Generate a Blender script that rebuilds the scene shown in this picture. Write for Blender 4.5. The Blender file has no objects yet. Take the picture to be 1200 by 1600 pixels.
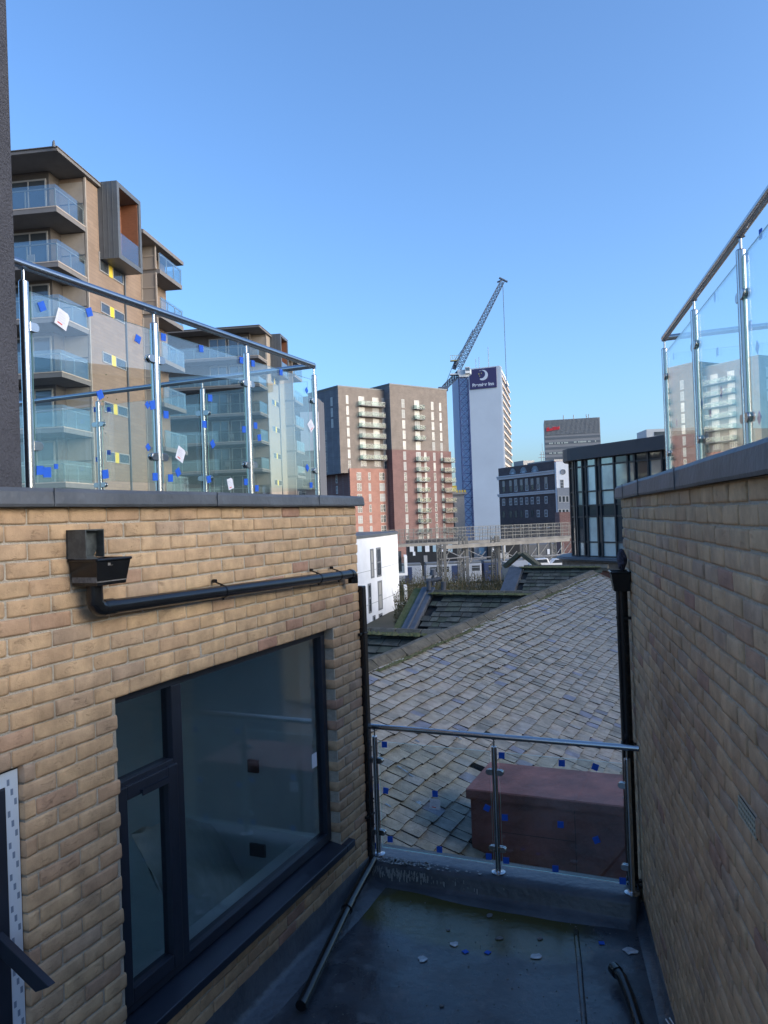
import bpy, math, random
from mathutils import Vector, noise
random.seed(7)
R = math.radians
sc = bpy.context.scene
COL = sc.collection
# ------------------------------------------------------------------ camera
F = 1195.0
ROLL = R(2.1); PITCH = R(.43)
cam_d = bpy.data.cameras.new('camera'); cam = bpy.data.objects.new('camera', cam_d); COL.objects.link(cam)
cam_d.sensor_fit = 'VERTICAL'; cam_d.sensor_height = 36.0; cam_d.lens = 36.0 * F / 1600.0
cam_d.clip_start = .05; cam_d.clip_end = 6000
sc.camera = cam
sc.render.resolution_x = 768; sc.render.resolution_y = 1024
fw = Vector((0, math.cos(PITCH), math.sin(PITCH))); r0 = Vector((1, 0, 0)); u0 = r0.cross(fw)
cr, sr = math.cos(ROLL), math.sin(ROLL)
rt = r0 * cr - u0 * sr; up = u0 * cr + r0 * sr
from mathutils import Matrix
m = Matrix((rt, up, -fw)).transposed().to_4x4()
cam.matrix_world = m
# ------------------------------------------------------------------ world and sun
SUN_AZ = 112.0; SUN_EL = 16.0        # clockwise from the view direction, degrees
w = bpy.data.worlds.new('World'); sc.world = w; w.use_nodes = True
nt = w.node_tree; nt.nodes.clear()
sky = nt.nodes.new('ShaderNodeTexSky'); sky.sky_type = 'NISHITA'; sky.sun_disc = False
sky.sun_elevation = R(SUN_EL); sky.sun_rotation = R(SUN_AZ)
sky.air_density = 1.0; sky.dust_density = 2.6; sky.ozone_density = 5.5; sky.altitude = 60
bg = nt.nodes.new('ShaderNodeBackground'); bg.inputs[1].default_value = .15
out = nt.nodes.new('ShaderNodeOutputWorld')
nt.links.new(sky.outputs[0], bg.inputs[0]); nt.links.new(bg.outputs[0], out.inputs[0])
sd = bpy.data.lights.new('sun', 'SUN'); sd.energy = 1.35; sd.angle = R(45); sd.color = (1, .82, .62)
so = bpy.data.objects.new('sun', sd); COL.objects.link(so)
sv = Vector((math.sin(R(SUN_AZ)) * math.cos(R(SUN_EL)), math.cos(R(SUN_AZ)) * math.cos(R(SUN_EL)), math.sin(R(SUN_EL))))
so.rotation_euler = sv.to_track_quat('Z', 'Y').to_euler()
sc.view_settings.view_transform = 'Standard'; sc.view_settings.look = 'None'
sc.view_settings.exposure = 1.34; sc.view_settings.gamma = 1.0

# ------------------------------------------------------------------ geometry helpers
def ray(px, py):
    return fw + rt * ((px - 600) / F) - up * ((py - 800) / F)
def P(px, py, Y):                       # point seen at a photo pixel, Y metres ahead
    d = ray(px, py); return d * (Y / d.y)
def onz(px, py, z):                     # same, on a level plane
    d = ray(px, py); return d * (z / d.z)
class Fr:                               # upright frame: s along the wall, t to its right, z up
    def __init__(self, x, y, deg):
        a = R(deg); self.x, self.y = x, y; self.d = (math.sin(a), math.cos(a)); self.r = (math.cos(a), -math.sin(a)); self.deg = deg
    def w(self, s, t, z):
        return Vector((self.x + s * self.d[0] + t * self.r[0], self.y + s * self.d[1] + t * self.r[1], z))
    def sz(self, px, py, t=0.0):
        d = ray(px, py); o = self.w(0, t, 0)
        k = (self.r[0] * o.x + self.r[1] * o.y) / (self.r[0] * d.x + self.r[1] * d.y); q = d * k
        return (q.x - o.x) * self.d[0] + (q.y - o.y) * self.d[1], q.z
    def sub(self, s, t, deg=0):
        p = self.w(s, t, 0); return Fr(p.x, p.y, self.deg + deg)
W0 = Fr(0, 0, 90)                       # world frame: s = x, t = -y
class XY:
    def w(self, x, y, z): return Vector((x, y, z))
XY = XY()

class MB:
    def __init__(self): self.v = []; self.f = []; self.m = []; self.sm = []
    def add(self, vs, fs, mi=0, sm=False):
        b = len(self.v); self.v += [Vector(p) for p in vs]
        for f in fs: self.f.append([b + i for i in f]); self.m.append(mi); self.sm.append(sm)
        return self
    def box(self, fr, s0, s1, t0, t1, z0, z1, mi=0):
        if s0 > s1: s0, s1 = s1, s0
        if t0 > t1: t0, t1 = t1, t0
        if z0 > z1: z0, z1 = z1, z0
        v = [fr.w(s, t, z) for z in (z0, z1) for (s, t) in ((s0, t0), (s1, t0), (s1, t1), (s0, t1))]
        if isinstance(fr, Fr): fs = [(0, 1, 2, 3), (7, 6, 5, 4), (4, 5, 1, 0), (5, 6, 2, 1), (6, 7, 3, 2), (7, 4, 0, 3)]
        else: fs = [(3, 2, 1, 0), (4, 5, 6, 7), (0, 1, 5, 4), (1, 2, 6, 5), (2, 3, 7, 6), (3, 0, 4, 7)]
        return self.add(v, fs, mi)
    def hexa(self, v, mi=0):            # 8 points: bottom ring, top ring
        return self.add(v, [(3, 2, 1, 0), (4, 5, 6, 7), (0, 1, 5, 4), (1, 2, 6, 5), (2, 3, 7, 6), (3, 0, 4, 7)], mi)
    def tube(self, p0, p1, r, n=12, mi=0, cap=True, r1=None, sm=True):
        p0 = Vector(p0); p1 = Vector(p1); r1 = r if r1 is None else r1
        ax = (p1 - p0).normalized(); h = Vector((0, 0, 1)) if abs(ax.z) < .9 else Vector((1, 0, 0))
        a = ax.cross(h).normalized(); b = ax.cross(a)
        vs = []
        for p, rr in ((p0, r), (p1, r1)):
            for i in range(n):
                t = 2 * math.pi * i / n; vs.append(p + a * (rr * math.cos(t)) + b * (rr * math.sin(t)))
        self.add(vs, [(i, n + i, n + (i + 1) % n, (i + 1) % n) for i in range(n)], mi, sm)
        if cap: self.add(vs, [tuple(range(n)), tuple(range(2 * n - 1, n - 1, -1))], mi)
        return self
    def path(self, pts, r, n=10, mi=0, cap=True):      # bent pipe along a polyline
        pts = [Vector(p) for p in pts]; rings = []
        for i, p in enumerate(pts):
            t = ((pts[min(i + 1, len(pts) - 1)] - p).normalized() + (p - pts[max(i - 1, 0)]).normalized()).normalized()
            h = Vector((.3, .2, 1)).normalized() if abs(t.z) < .9 else Vector((1, .2, 0)).normalized()
            a = t.cross(h).normalized(); b = t.cross(a)
            rings.append([p + a * (r * math.cos(2 * math.pi * k / n)) + b * (r * math.sin(2 * math.pi * k / n)) for k in range(n)])
        vs = [q for rg in rings for q in rg]; fs = []
        for i in range(len(pts) - 1):
            for k in range(n): fs.append((i * n + k, i * n + n + k, i * n + n + (k + 1) % n, i * n + (k + 1) % n))
        self.add(vs, fs, mi, True)
        if cap: self.add(vs, [tuple(range(n)), tuple(range(len(vs) - 1, len(vs) - n - 1, -1))], mi)
        return self
    def prism(self, pts, z0, z1, mi=0):   # plan polygon (x,y) extruded
        n = len(pts); vs = [Vector((x, y, z0)) for x, y in pts] + [Vector((x, y, z1)) for x, y in pts]
        return self.add(vs, [tuple(range(n - 1, -1, -1)), tuple(range(n, 2 * n))] + [(i, (i + 1) % n, n + (i + 1) % n, n + i) for i in range(n)], mi)
    def plate(self, fr, poly, t0, t1, mi=0):   # polygon in (s,z), thickness in t
        n = len(poly); vs = [fr.w(s, t0, z) for s, z in poly] + [fr.w(s, t1, z) for s, z in poly]
        return self.add(vs, [tuple(range(n - 1, -1, -1)), tuple(range(n, 2 * n))] + [(i, (i + 1) % n, n + (i + 1) % n, n + i) for i in range(n)], mi)

LOC = {}
def props(o, label=None, cat=None, group=None, kind=None):
    if label: o['label'] = label
    if cat: o['category'] = cat
    if group: o['group'] = group
    if kind: o['kind'] = kind
    return o
def thing(name, label, cat, loc, group=None):
    o = bpy.data.objects.new(name, None); COL.objects.link(o); o.location = loc; o.empty_display_size = .2
    LOC[o.name] = Vector(loc); return props(o, label, cat, group)
def obj(name, mb, mats, parent=None, label=None, bev=0, fix=True):
    if not isinstance(mats, (list, tuple)): mats = [mats]
    if parent is not None: off = LOC[parent.name]; own = Vector((0, 0, 0))
    else:
        n = max(1, len(mb.v)); c = sum(mb.v, Vector()) / n; zb = min(p.z for p in mb.v); own = Vector((c.x, c.y, zb)); off = own
    me = bpy.data.meshes.new(name); me.from_pydata([tuple(p - off) for p in mb.v], [], mb.f)
    for mt in mats: me.materials.append(mt)
    me.polygons.foreach_set('material_index', mb.m); me.polygons.foreach_set('use_smooth', mb.sm)
    if fix:
        import bmesh
        bm = bmesh.new(); bm.from_mesh(me); bmesh.ops.recalc_face_normals(bm, faces=bm.faces); bm.to_mesh(me); bm.free()
    me.update()
    o = bpy.data.objects.new(name, me); COL.objects.link(o)
    if parent is not None: o.parent = parent; LOC[o.name] = off
    else: o.location = own; LOC[o.name] = own
    if label: o['label'] = label
    if bev:
        b = o.modifiers.new('bevel', 'BEVEL'); b.width = bev; b.segments = 2; b.limit_method = 'ANGLE'; b.harden_normals = False
    return o

# ------------------------------------------------------------------ materials
MATS = {}
def mat(name, col, rough=.6, metal=0.0, spec=.5, var=0.0, vscale=3.0, bump=0.0, bscale=20.0, col2=None, island=None, stretch=None, coat=0.0):
    if name in MATS: return MATS[name]
    mt = bpy.data.materials.new(name); mt.use_nodes = True; MATS[name] = mt
    t = mt.node_tree; N = t.nodes; L = t.links; b = N['Principled BSDF']
    b.inputs['Roughness'].default_value = rough; b.inputs['Metallic'].default_value = metal
    b.inputs['Specular IOR Level'].default_value = spec; b.inputs['Coat Weight'].default_value = coat
    b.inputs['Base Color'].default_value = (*col, 1)
    tc = N.new('ShaderNodeTexCoord'); src = tc.outputs['Object']
    if stretch:
        mp = N.new('ShaderNodeMapping'); mp.inputs['Scale'].default_value = stretch; L.new(src, mp.inputs[0]); src = mp.outputs[0]
    cur = None
    if island:
        g = N.new('ShaderNodeNewGeometry'); cr_ = N.new('ShaderNodeValToRGB'); cr_.color_ramp.interpolation = 'LINEAR'
        els = cr_.color_ramp.elements
        while len(els) < len(island): els.new(.5)
        for i, (p, c) in enumerate(island): els[i].position = p; els[i].color = (*c, 1)
        L.new(g.outputs['Random Per Island'], cr_.inputs[0]); cur = cr_.outputs[0]
    if var or col2:
        n = N.new('ShaderNodeTexNoise'); n.inputs['Scale'].default_value = vscale; n.inputs['Detail'].default_value = 7; n.inputs['Roughness'].default_value = .62
        L.new(src, n.inputs['Vector'])
        rp = N.new('ShaderNodeValToRGB'); rp.color_ramp.elements[0].position = .34; rp.color_ramp.elements[1].position = .68
        L.new(n.outputs[0], rp.inputs[0])
        if col2 and not island:
            rp.color_ramp.elements[0].color = (*col, 1); rp.color_ramp.elements[1].color = (*col2, 1); cur = rp.outputs[0]
        else:
            lo = 1 - var; hi = 1 + var
            rp.color_ramp.elements[0].color = (lo, lo, lo, 1); rp.color_ramp.elements[1].color = (hi, hi, hi, 1)
            mx = N.new('ShaderNodeMix'); mx.data_type = 'RGBA'; mx.blend_type = 'MULTIPLY'; mx.inputs[0].default_value = 1
            if cur: L.new(cur, mx.inputs[6])
            else: mx.inputs[6].default_value = (*col, 1)
            L.new(rp.outputs[0], mx.inputs[7]); cur = mx.outputs[2]
    if cur: L.new(cur, b.inputs['Base Color'])
    if bump:
        n2 = N.new('ShaderNodeTexNoise'); n2.inputs['Scale'].default_value = bscale; n2.inputs['Detail'].default_value = 6
        L.new(src, n2.inputs['Vector'])
        bp = N.new('ShaderNodeBump'); bp.inputs['Strength'].default_value = min(1, bump); bp.inputs['Distance'].default_value = .02 * max(1, bump)
        L.new(n2.outputs[0], bp.inputs['Height']); L.new(bp.outputs[0], b.inputs['Normal'])
    return mt
def glassmat(name, tint=(.93, .97, .96), rough=.01, boost=1.0, base=0.0):
    mt = bpy.data.materials.new(name); mt.use_nodes = True; t = mt.node_tree; N = t.nodes; L = t.links
    N.remove(N['Principled BSDF']); o = N['Material Output']
    tr = N.new('ShaderNodeBsdfTransparent'); tr.inputs[0].default_value = (*tint, 1)
    gl = N.new('ShaderNodeBsdfGlossy'); gl.inputs['Roughness'].default_value = rough; gl.inputs[0].default_value = (1, 1, 1, 1)
    fr = N.new('ShaderNodeFresnel'); ge = N.new('ShaderNodeNewGeometry'); mi_ = N.new('ShaderNodeMix'); mi_.data_type = 'FLOAT'; mi_.inputs[2].default_value = 1.5; mi_.inputs[3].default_value = 1 / 1.5; L.new(ge.outputs['Backfacing'], mi_.inputs[0]); L.new(mi_.outputs[0], fr.inputs[0])
    ma = N.new('ShaderNodeMath'); ma.operation = 'MULTIPLY_ADD'; ma.inputs[1].default_value = boost; ma.inputs[2].default_value = base; ma.use_clamp = True
    L.new(fr.outputs[0], ma.inputs[0])
    mx = N.new('ShaderNodeMixShader'); L.new(ma.outputs[0], mx.inputs[0]); L.new(tr.outputs[0], mx.inputs[1]); L.new(gl.outputs[0], mx.inputs[2])
    L.new(mx.outputs[0], o.inputs[0]); return mt
def brickface(name, cols, mortar, scale=1.0, rot=None, bw=.225, rh=.075, var=.12):     # textured brickwork for buildings seen from far
    mt = bpy.data.materials.new(name); mt.use_nodes = True; t = mt.node_tree; N = t.nodes; L = t.links; b = N['Principled BSDF']
    tc = N.new('ShaderNodeTexCoord'); mp = N.new('ShaderNodeMapping'); mp.vector_type = 'TEXTURE'
    mp.inputs['Rotation'].default_value = rot or (0, 0, 0); L.new(tc.outputs['Object'], mp.inputs[0])
    sp = N.new('ShaderNodeSeparateXYZ'); L.new(mp.outputs[0], sp.inputs[0])
    ad = N.new('ShaderNodeMath'); ad.operation = 'ADD'; L.new(sp.outputs[0], ad.inputs[0]); L.new(sp.outputs[1], ad.inputs[1])
    cb = N.new('ShaderNodeCombineXYZ'); L.new(ad.outputs[0], cb.inputs[0]); L.new(sp.outputs[2], cb.inputs[1])
    br = N.new('ShaderNodeTexBrick'); br.inputs['Scale'].default_value = 1; br.inputs['Brick Width'].default_value = bw * scale; br.inputs['Row Height'].default_value = rh * scale
    br.inputs['Mortar Size'].default_value = .01 * scale; br.inputs['Color1'].default_value = (*cols[0], 1); br.inputs['Color2'].default_value = (*cols[1], 1); br.inputs['Mortar'].default_value = (*mortar, 1)
    L.new(cb.outputs[0], br.inputs['Vector'])
    n = N.new('ShaderNodeTexNoise'); n.inputs['Scale'].default_value = .6; n.inputs['Detail'].default_value = 8; L.new(tc.outputs['Object'], n.inputs[0])
    rp = N.new('ShaderNodeValToRGB'); rp.color_ramp.elements[0].position = .3; rp.color_ramp.elements[1].position = .7
    rp.color_ramp.elements[0].color = (1 - var,) * 3 + (1,); rp.color_ramp.elements[1].color = (1 + var,) * 3 + (1,)
    L.new(n.outputs[0], rp.inputs[0])
    mx = N.new('ShaderNodeMix'); mx.data_type = 'RGBA'; mx.blend_type = 'MULTIPLY'; mx.inputs[0].default_value = 1
    L.new(br.outputs[0], mx.inputs[6]); L.new(rp.outputs[0], mx.inputs[7]); L.new(mx.outputs[2], b.inputs['Base Color'])
    b.inputs['Roughness'].default_value = .9; return mt

BRICK_C = [(0, (.38, .22, .155)), (.04, (.42, .265, .175)), (.10, (.47, .315, .19)), (.35, (.53, .36, .21)), (.6, (.48, .33, .20)), (.8, (.54, .37, .215)), (.94, (.45, .315, .205)), (1, (.41, .295, .205))]
def mk_brick(name, cols, amt=1.0):
    mt = mat(name, (.4, .3, .2), .9, island=cols, var=.2, vscale=9.0)
    t = mt.node_tree; N = t.nodes; L = t.links; b = N['Principled BSDF']
    tc = N.new('ShaderNodeTexCoord')
    mp = N.new('ShaderNodeMapping'); mp.inputs['Scale'].default_value = (6, 6, 15); mp.inputs['Rotation'].default_value = (.35, .25, 0); L.new(tc.outputs['Object'], mp.inputs[0])
    n1 = N.new('ShaderNodeTexNoise'); n1.inputs['Scale'].default_value = 2.0; n1.inputs['Detail'].default_value = 5; n1.inputs['Distortion'].default_value = 1.6; L.new(mp.outputs[0], n1.inputs[0])
    rp = N.new('ShaderNodeValToRGB'); e = rp.color_ramp.elements; e[0].position = .47; e[0].color = (1, 1, 1, 1); e[1].position = .53; e[1].color = (1, 1, 1, 1)
    k = rp.color_ramp.elements.new(.5); k.color = (0, 0, 0, 1)
    L.new(n1.outputs[0], rp.inputs[0])
    n2 = N.new('ShaderNodeTexNoise'); n2.inputs['Scale'].default_value = 160; n2.inputs['Detail'].default_value = 3; L.new(tc.outputs['Object'], n2.inputs[0])
    ad = N.new('ShaderNodeMath'); ad.operation = 'MULTIPLY_ADD'; ad.inputs[1].default_value = .35; L.new(n2.outputs[0], ad.inputs[0]); L.new(rp.outputs[0], ad.inputs[2])
    bp = N.new('ShaderNodeBump'); bp.inputs['Strength'].default_value = .75 * amt; bp.inputs['Distance'].default_value = .0045
    n3 = N.new('ShaderNodeTexNoise'); n3.inputs['Scale'].default_value = 16; n3.inputs['Detail'].default_value = 2; L.new(tc.outputs['Object'], n3.inputs[0]); r3 = N.new('ShaderNodeValToRGB'); r3.color_ramp.elements[0].position = .52; r3.color_ramp.elements[1].position = .68; L.new(n3.outputs[0], r3.inputs[0])
    mk = N.new('ShaderNodeMix'); mk.data_type = 'FLOAT'; L.new(r3.outputs[0], mk.inputs[0]); mk.inputs[2].default_value = 1; L.new(rp.outputs[0], mk.inputs[3]); n4 = N.new('ShaderNodeTexNoise'); n4.inputs['Scale'].default_value = 38; n4.inputs['Detail'].default_value = 6; n4.inputs['Roughness'].default_value = .7; L.new(tc.outputs['Object'], n4.inputs[0]); a4 = N.new('ShaderNodeMath'); a4.operation = 'MULTIPLY_ADD'; a4.inputs[1].default_value = .9; L.new(n4.outputs[0], a4.inputs[0]); L.new(mk.outputs[0], a4.inputs[2]); L.new(a4.outputs[0], ad.inputs[2]); L.new(ad.outputs[0], bp.inputs['Height']); L.new(bp.outputs[0], b.inputs['Normal'])
    src_ = b.inputs['Base Color'].links[0].from_socket; n5 = N.new('ShaderNodeTexNoise'); n5.inputs['Scale'].default_value = 1.1; n5.inputs['Detail'].default_value = 9; n5.inputs['Roughness'].default_value = .7; L.new(tc.outputs['Object'], n5.inputs[0]); r5 = N.new('ShaderNodeValToRGB'); r5.color_ramp.elements[0].position = .32; r5.color_ramp.elements[1].position = .66; r5.color_ramp.elements[0].color = (.74, .72, .72, 1); r5.color_ramp.elements[1].color = (1.06, 1.05, 1.04, 1); L.new(n5.outputs[0], r5.inputs[0]); m5 = N.new('ShaderNodeMix'); m5.data_type = 'RGBA'; m5.blend_type = 'MULTIPLY'; m5.inputs[0].default_value = 1; L.new(src_, m5.inputs[6]); L.new(r5.outputs[0], m5.inputs[7]); L.new(m5.outputs[2], b.inputs['Base Color'])
    return mt
M_brick = mk_brick('buff_brick', BRICK_C)
M_mortar = mat('mortar', (.42, .37, .30), .95, var=.15, vscale=20, bump=.6, bscale=140)
M_coping = mat('coping_membrane', (.075, .083, .095), .5, var=.25, vscale=4, bump=.25, bscale=25)
M_pillar = mat('dark_render', (.052, .054, .066), .85, var=.15, vscale=6, bump=.8, bscale=90)
M_black = mat('black_plastic', (.008, .009, .011), .22, var=.3, vscale=14)
M_frame = mat('anthracite_frame', (.018, .024, .038), .35, var=.12, vscale=8)
M_steel = mat('brushed_steel', (.50, .50, .50), .24, metal=1.0, var=.06, vscale=8)
M_blue = mat('blue_foam', (.005, .09, .52), .7, var=.08, vscale=30)
M_paper = mat('paper_label', (.62, .64, .70), .7, var=.06, vscale=50)
M_red = mat('red_print', (.55, .05, .05), .7); M_ink = mat('grey_print', (.3, .32, .4), .7)
M_glass = glassmat('balustrade_glass', (.94, .975, .96), boost=1.25, base=.012)
M_gedge = mat('glass_edge', (.35, .6, .52), .15, spec=.8)
M_win = glassmat('window_glass', (.80, .84, .86), boost=1.0, base=.05, rough=.055)
M_slate = mat('roof_slate', (.14, .14, .13), .62, island=[(0, (.19, .188, .16)), (.12, (.24, .232, .195)), (.3, (.31, .285, .23)), (.5, (.27, .258, .215)), (.68, (.315, .285, .24)), (.84, (.28, .27, .232)), (.965, (.25, .252, .24)), (.97, (.17, .185, .225)), (1, (.19, .205, .25))], spec=.3, var=.3, vscale=7, bump=.7, bscale=45, stretch=(1, 1.0, 1.0))
M_sedge = mat('shaded_dirty_slate_edge', (.035, .034, .030), .95, var=.3, vscale=30)  # dark tail and side faces paint the shadow lines between courses, with joint dirt
M_slate_d = mat('mossy_slate', (.06, .065, .06), .85, spec=.25, island=[(0, (.06, .064, .055)), (.4, (.10, .10, .085)), (.7, (.075, .085, .06)), (1, (.13, .13, .115))], var=.3, vscale=6, bump=.7, bscale=40)
M_moss = mat('moss', (.07, .085, .022), .95, col2=(.13, .13, .06), vscale=9, bump=1.0, bscale=60)
M_ridge = mat('ridge_stone', (.10, .085, .065), .9, island=[(0, (.07, .065, .045)), (.5, (.11, .10, .075)), (1, (.085, .08, .06))], var=.35, vscale=8, bump=.8, bscale=50)
M_under = mat('roof_under', (.02, .02, .02), .95)
M_lead = mat('lead_sheet', (.085, .095, .11), .5, var=.2, vscale=6)
M_maroon = mat('maroon_paint', (.23, .085, .068), .62, var=.42, vscale=2.2, bump=.35, bscale=24)
M_conc = mat('concrete', (.36, .35, .33), .9, var=.15, vscale=2)
M_white = mat('white_render', (.74, .76, .78), .75, var=.05, vscale=1)
M_zinc = mat('dark_zinc', (.09, .10, .11), .45, var=.1, vscale=2)
M_cream = mat('cream_panel', (.32, .285, .25), .8, var=.08, vscale=2)
M_soffit = mat('grey_soffit', (.16, .155, .155), .8, var=.08, vscale=2)
M_fframe = mat('grey_window_frame', (.30, .30, .30), .5)
M_wframe = mat('white_window_frame', (.50, .50, .49), .5)
M_bglass = glassmat('balcony_glass', (.86, .91, .91), boost=1.2, base=.07, rough=.03)
def pane(name, col, metal=.55, rough=.06):
    mt = mat(name, col, rough, metal=metal, spec=.8, var=.35, vscale=.35); return mt
M_pane = pane('dark_pane', (.10, .12, .14), .5)
M_paneb = mat('sky_reflection_pane', (.36, .355, .33), .45, metal=.15, var=.25, vscale=.4)  # pale matte colour stands in for bright sky reflected in the panes
M_curtain = mat('pale_curtain', (.33, .33, .31), .7)
M_paned = mat('tower_dark_pane', (.045, .055, .065), .25, metal=.0, var=.4, vscale=.3)
M_yellow = mat('yellow_panel', (.72, .55, .05), .6)
M_wood = mat('timber_lining', (.20, .085, .045), .6, var=.2, vscale=5, stretch=(1, 1, 12))

# ------------------------------------------------------------------ setting
mb = MB(); mb.box(XY, -1500, 1500, -300, 5000, -13.4, -13.0)
props(obj('ground', mb, mat('town_ground', (.07, .07, .07), .95, col2=(.11, .105, .10), vscale=.05)), kind='structure')

# ------------------------------------------------------------------ brickwork with real bricks
def brick_mesh(fr, s0, s1, z1, n, side, openings, seed, depth=.1):
    """Stretcher bond from z1 downwards, n courses; side=+1 faces t>0, -1 faces t<0."""
    rnd = random.Random(seed); mb = MB(); nx, nz = 7, 4
    for c in range(n):
        zt = z1 - c * .075 - .005; zb = zt - .065
        s = s1 + (.1125 if c % 2 else 0)
        while s > s0:
            a, b = s - .215, s; s -= .225
            segs = [(max(a, s0), min(b, s1))]
            for (o0, o1, p0, p1) in openings:
                if zb < p1 - .02 and zt > p0 + .02:
                    ns = []
                    for (x, y) in segs:
                        if y <= o0 or x >= o1: ns.append((x, y)); continue
                        if x < o0: ns.append((x, o0))
                        if y > o1: ns.append((o1, y))
                    segs = ns
            for (x, y) in segs:
                if y - x < .03: continue
                jx, jz, jd = rnd.uniform(-.002, .002), rnd.uniform(-.002, .002), rnd.uniform(-.003, .003)
                tz = rnd.uniform(-.012, .012); tx = rnd.uniform(-.01, .01)
                vs = []
                k = nx if y - x > .15 else 5
                off = rnd.uniform(0, 50)
                for j in range(nz):
                    for i in range(k):
                        u = i / (k - 1); v = j / (nz - 1)
                        u2 = (0, .05, *[(.05 + .9 * q / (k - 3)) for q in range(1, k - 3)], .95, 1)[i]; v2 = (0, .14, .86, 1)[j]
                        edge = (i in (0, k - 1)) + (j in (0, nz - 1))
                        h = noise.noise(Vector((x * 9 + off + u * (y - x) * 14, c * 3.1 + v * 1.4, off)))
                        t = jd - (.0, .0025, .006)[edge] + h * .0045 + tx * (u - .5) * .3
                        ez = h * .0022 if j in (0, nz - 1) else 0
                        vs.append(fr.w(x + (y - x) * u2 + jx, side * t, zb + .065 * v2 + jz + ez + tz * (u - .5) * .35))
                fs = [(j * k + i, j * k + i + 1, (j + 1) * k + i + 1, (j + 1) * k + i) for j in range(nz - 1) for i in range(k - 1)]
                nb = len(vs)
                vs += [fr.w(xx, -side * depth, zz) for xx, zz in ((x + jx, zb + jz), (y + jx, zb + jz), (y + jx, zt + jz), (x + jx, zt + jz))]
                fs += [tuple([nb, nb + 1] + [i for i in range(k - 1, -1, -1)]), tuple([nb + 2, nb + 3] + [(nz - 1) * k + i for i in range(k)]),
                       tuple([nb + 3, nb] + [j * k for j in range(nz)]), tuple([nb + 1, nb + 2] + [j * k + k - 1 for j in range(nz - 1, -1, -1)])]
                if side < 0: fs = [f[::-1] for f in fs]
                mb.add(vs, fs, 0, True)
    return mb
def mortar_boxes(fr, s0, s1, z0, z1, side, ops, mb=None, rec=.007, depth=.1):
    mb = mb or MB(); e = .006
    ta, tb = -side * rec, -side * (depth - .004)
    ops = sorted(ops); cuts = s0 + e
    xs = [s0 + e]
    for (o0, o1, p0, p1) in ops:
        mb.box(fr, cuts, o0 - e, ta, tb, z0, z1)
        if z1 > p1 + e: mb.box(fr, o0 - e, o1 + e, ta, tb, p1 + e, z1)
        if p0 - e > z0: mb.box(fr, o0 - e, o1 + e, ta, tb, z0, p0 - e)
        cuts = o1 + e
    mb.box(fr, cuts, s1 - e, ta, tb, z0, z1); return mb

LW = Fr(-.222, 6.04, 23.4)       # left wall, faces t>0
RW = Fr(1.823, 5.87, 11.4)       # right wall, faces t<0
ZR = -2.85                       # flat roof level
OPW = (-2.67, -.46, -2.40, -.80)
OPN = (-4.3, -3.205, -3.6, -.95)
# left building
lb = thing('left_terrace_building', 'tan brick building with roof terrace above a wide dark framed window on the left', 'building', (-3, 4, ZR))
obj('brick_wall', brick_mesh(LW, -5.2, 0, .1, 41, 1, [OPW, OPN], 3), M_brick, lb, fix=False)
obj('mortar_bed', mortar_boxes(LW, -5.2, 0, -3.0, .1, 1, [OPN, OPW]), M_mortar, lb)
mb = MB()   # inner leaf round the openings, roof slab, end wall, room behind
for (a, b, c, d) in ((-5.2, OPN[0], -3.6, .095), (OPN[1] , OPW[0], -3.6, .095), (OPW[1], -.11, -3.6, .095), (OPN[0], OPN[1], OPN[3], .095), (OPW[0], OPW[1], OPW[3], .095), (OPW[0], OPW[1], -3.6, OPW[2])):
    mb.box(LW, a, b, -.30, -.105, c, d)
M_room = mat('room_plaster', (.66, .72, .70), .9, var=.08, vscale=1.5)
obj('inner_wall', mb, M_room, lb)
mb = MB(); mb.box(LW, -5.2, -.012, -6.5, -.31, -.35, .095); mb.box(LW, -5.2, -.012, -6.5, -.31, -3.9, -3.6)
mb.box(LW, -.30, -.012, -6.5, -.31, -3.6, -.35); mb.box(LW, -5.2, -5.0, -6.5, -.31, -3.6, -.35); mb.box(LW, -5.0, -.3, -6.5, -6.3, -3.6, -2.9); mb.box(LW, -5.0, -.3, -6.5, -6.3, -.75, -.35); mb.box(LW, -3.1, -3.0, -6.3, -.31, -3.6, -.35)  # unseen rear wall has an added gap that lets skylight brighten the room
obj('room_shell', mb, M_room, lb)
mb = MB(); mb.box(LW, -5.2, 0, -6.5, -.30, .1, .15); mb.box(LW, -.105, -.012, -6.5, -.11, -3.9, .098)
obj('terrace_deck', mb, mat('terrace_deck', (.12, .12, .12), .8, var=.15), lb)
def coping(fr, s0, s1, side, over, depth=.42, ztop=.18, zbot=.098, seed=1):
    mb = MB(); rnd = random.Random(seed); n = 60
    prof = [(side * over, zbot), (side * (over + .006), zbot + .012), (side * over, ztop - .02), (side * (over - .015), ztop - .003), (-side * (depth - .02), ztop + .012), (-side * depth, ztop), (-side * depth, .155), (-side * (over), .1)]
    rings = []
    for i in range(n + 1):
        s = s0 + (s1 - s0) * i / n; dz = noise.noise(Vector((s * 1.3, seed, 0))) * .005; dt = noise.noise(Vector((s * 1.1, 9, seed))) * .004
        rings.append([fr.w(s, t + dt, z + dz) for t, z in prof])
    vs = [p for r_ in rings for p in r_]; k = len(prof); fs = []
    for i in range(n):
        for j in range(k): fs.append((i * k + j, i * k + (j + 1) % k, (i + 1) * k + (j + 1) % k, (i + 1) * k + j))
    fs += [tuple(range(k)), tuple(range(len(vs) - 1, len(vs) - k - 1, -1))]
    return mb.add(vs, fs)
obj('coping', coping(LW, -5.2, .06, 1, .045), M_coping, lb)
mb = MB()
for s in (-3.05, -1.9, -.7): obj('coping_seam', MB().box(LW, s, s + .004, .049, .056, .1, .176), M_coping, lb)
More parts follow.
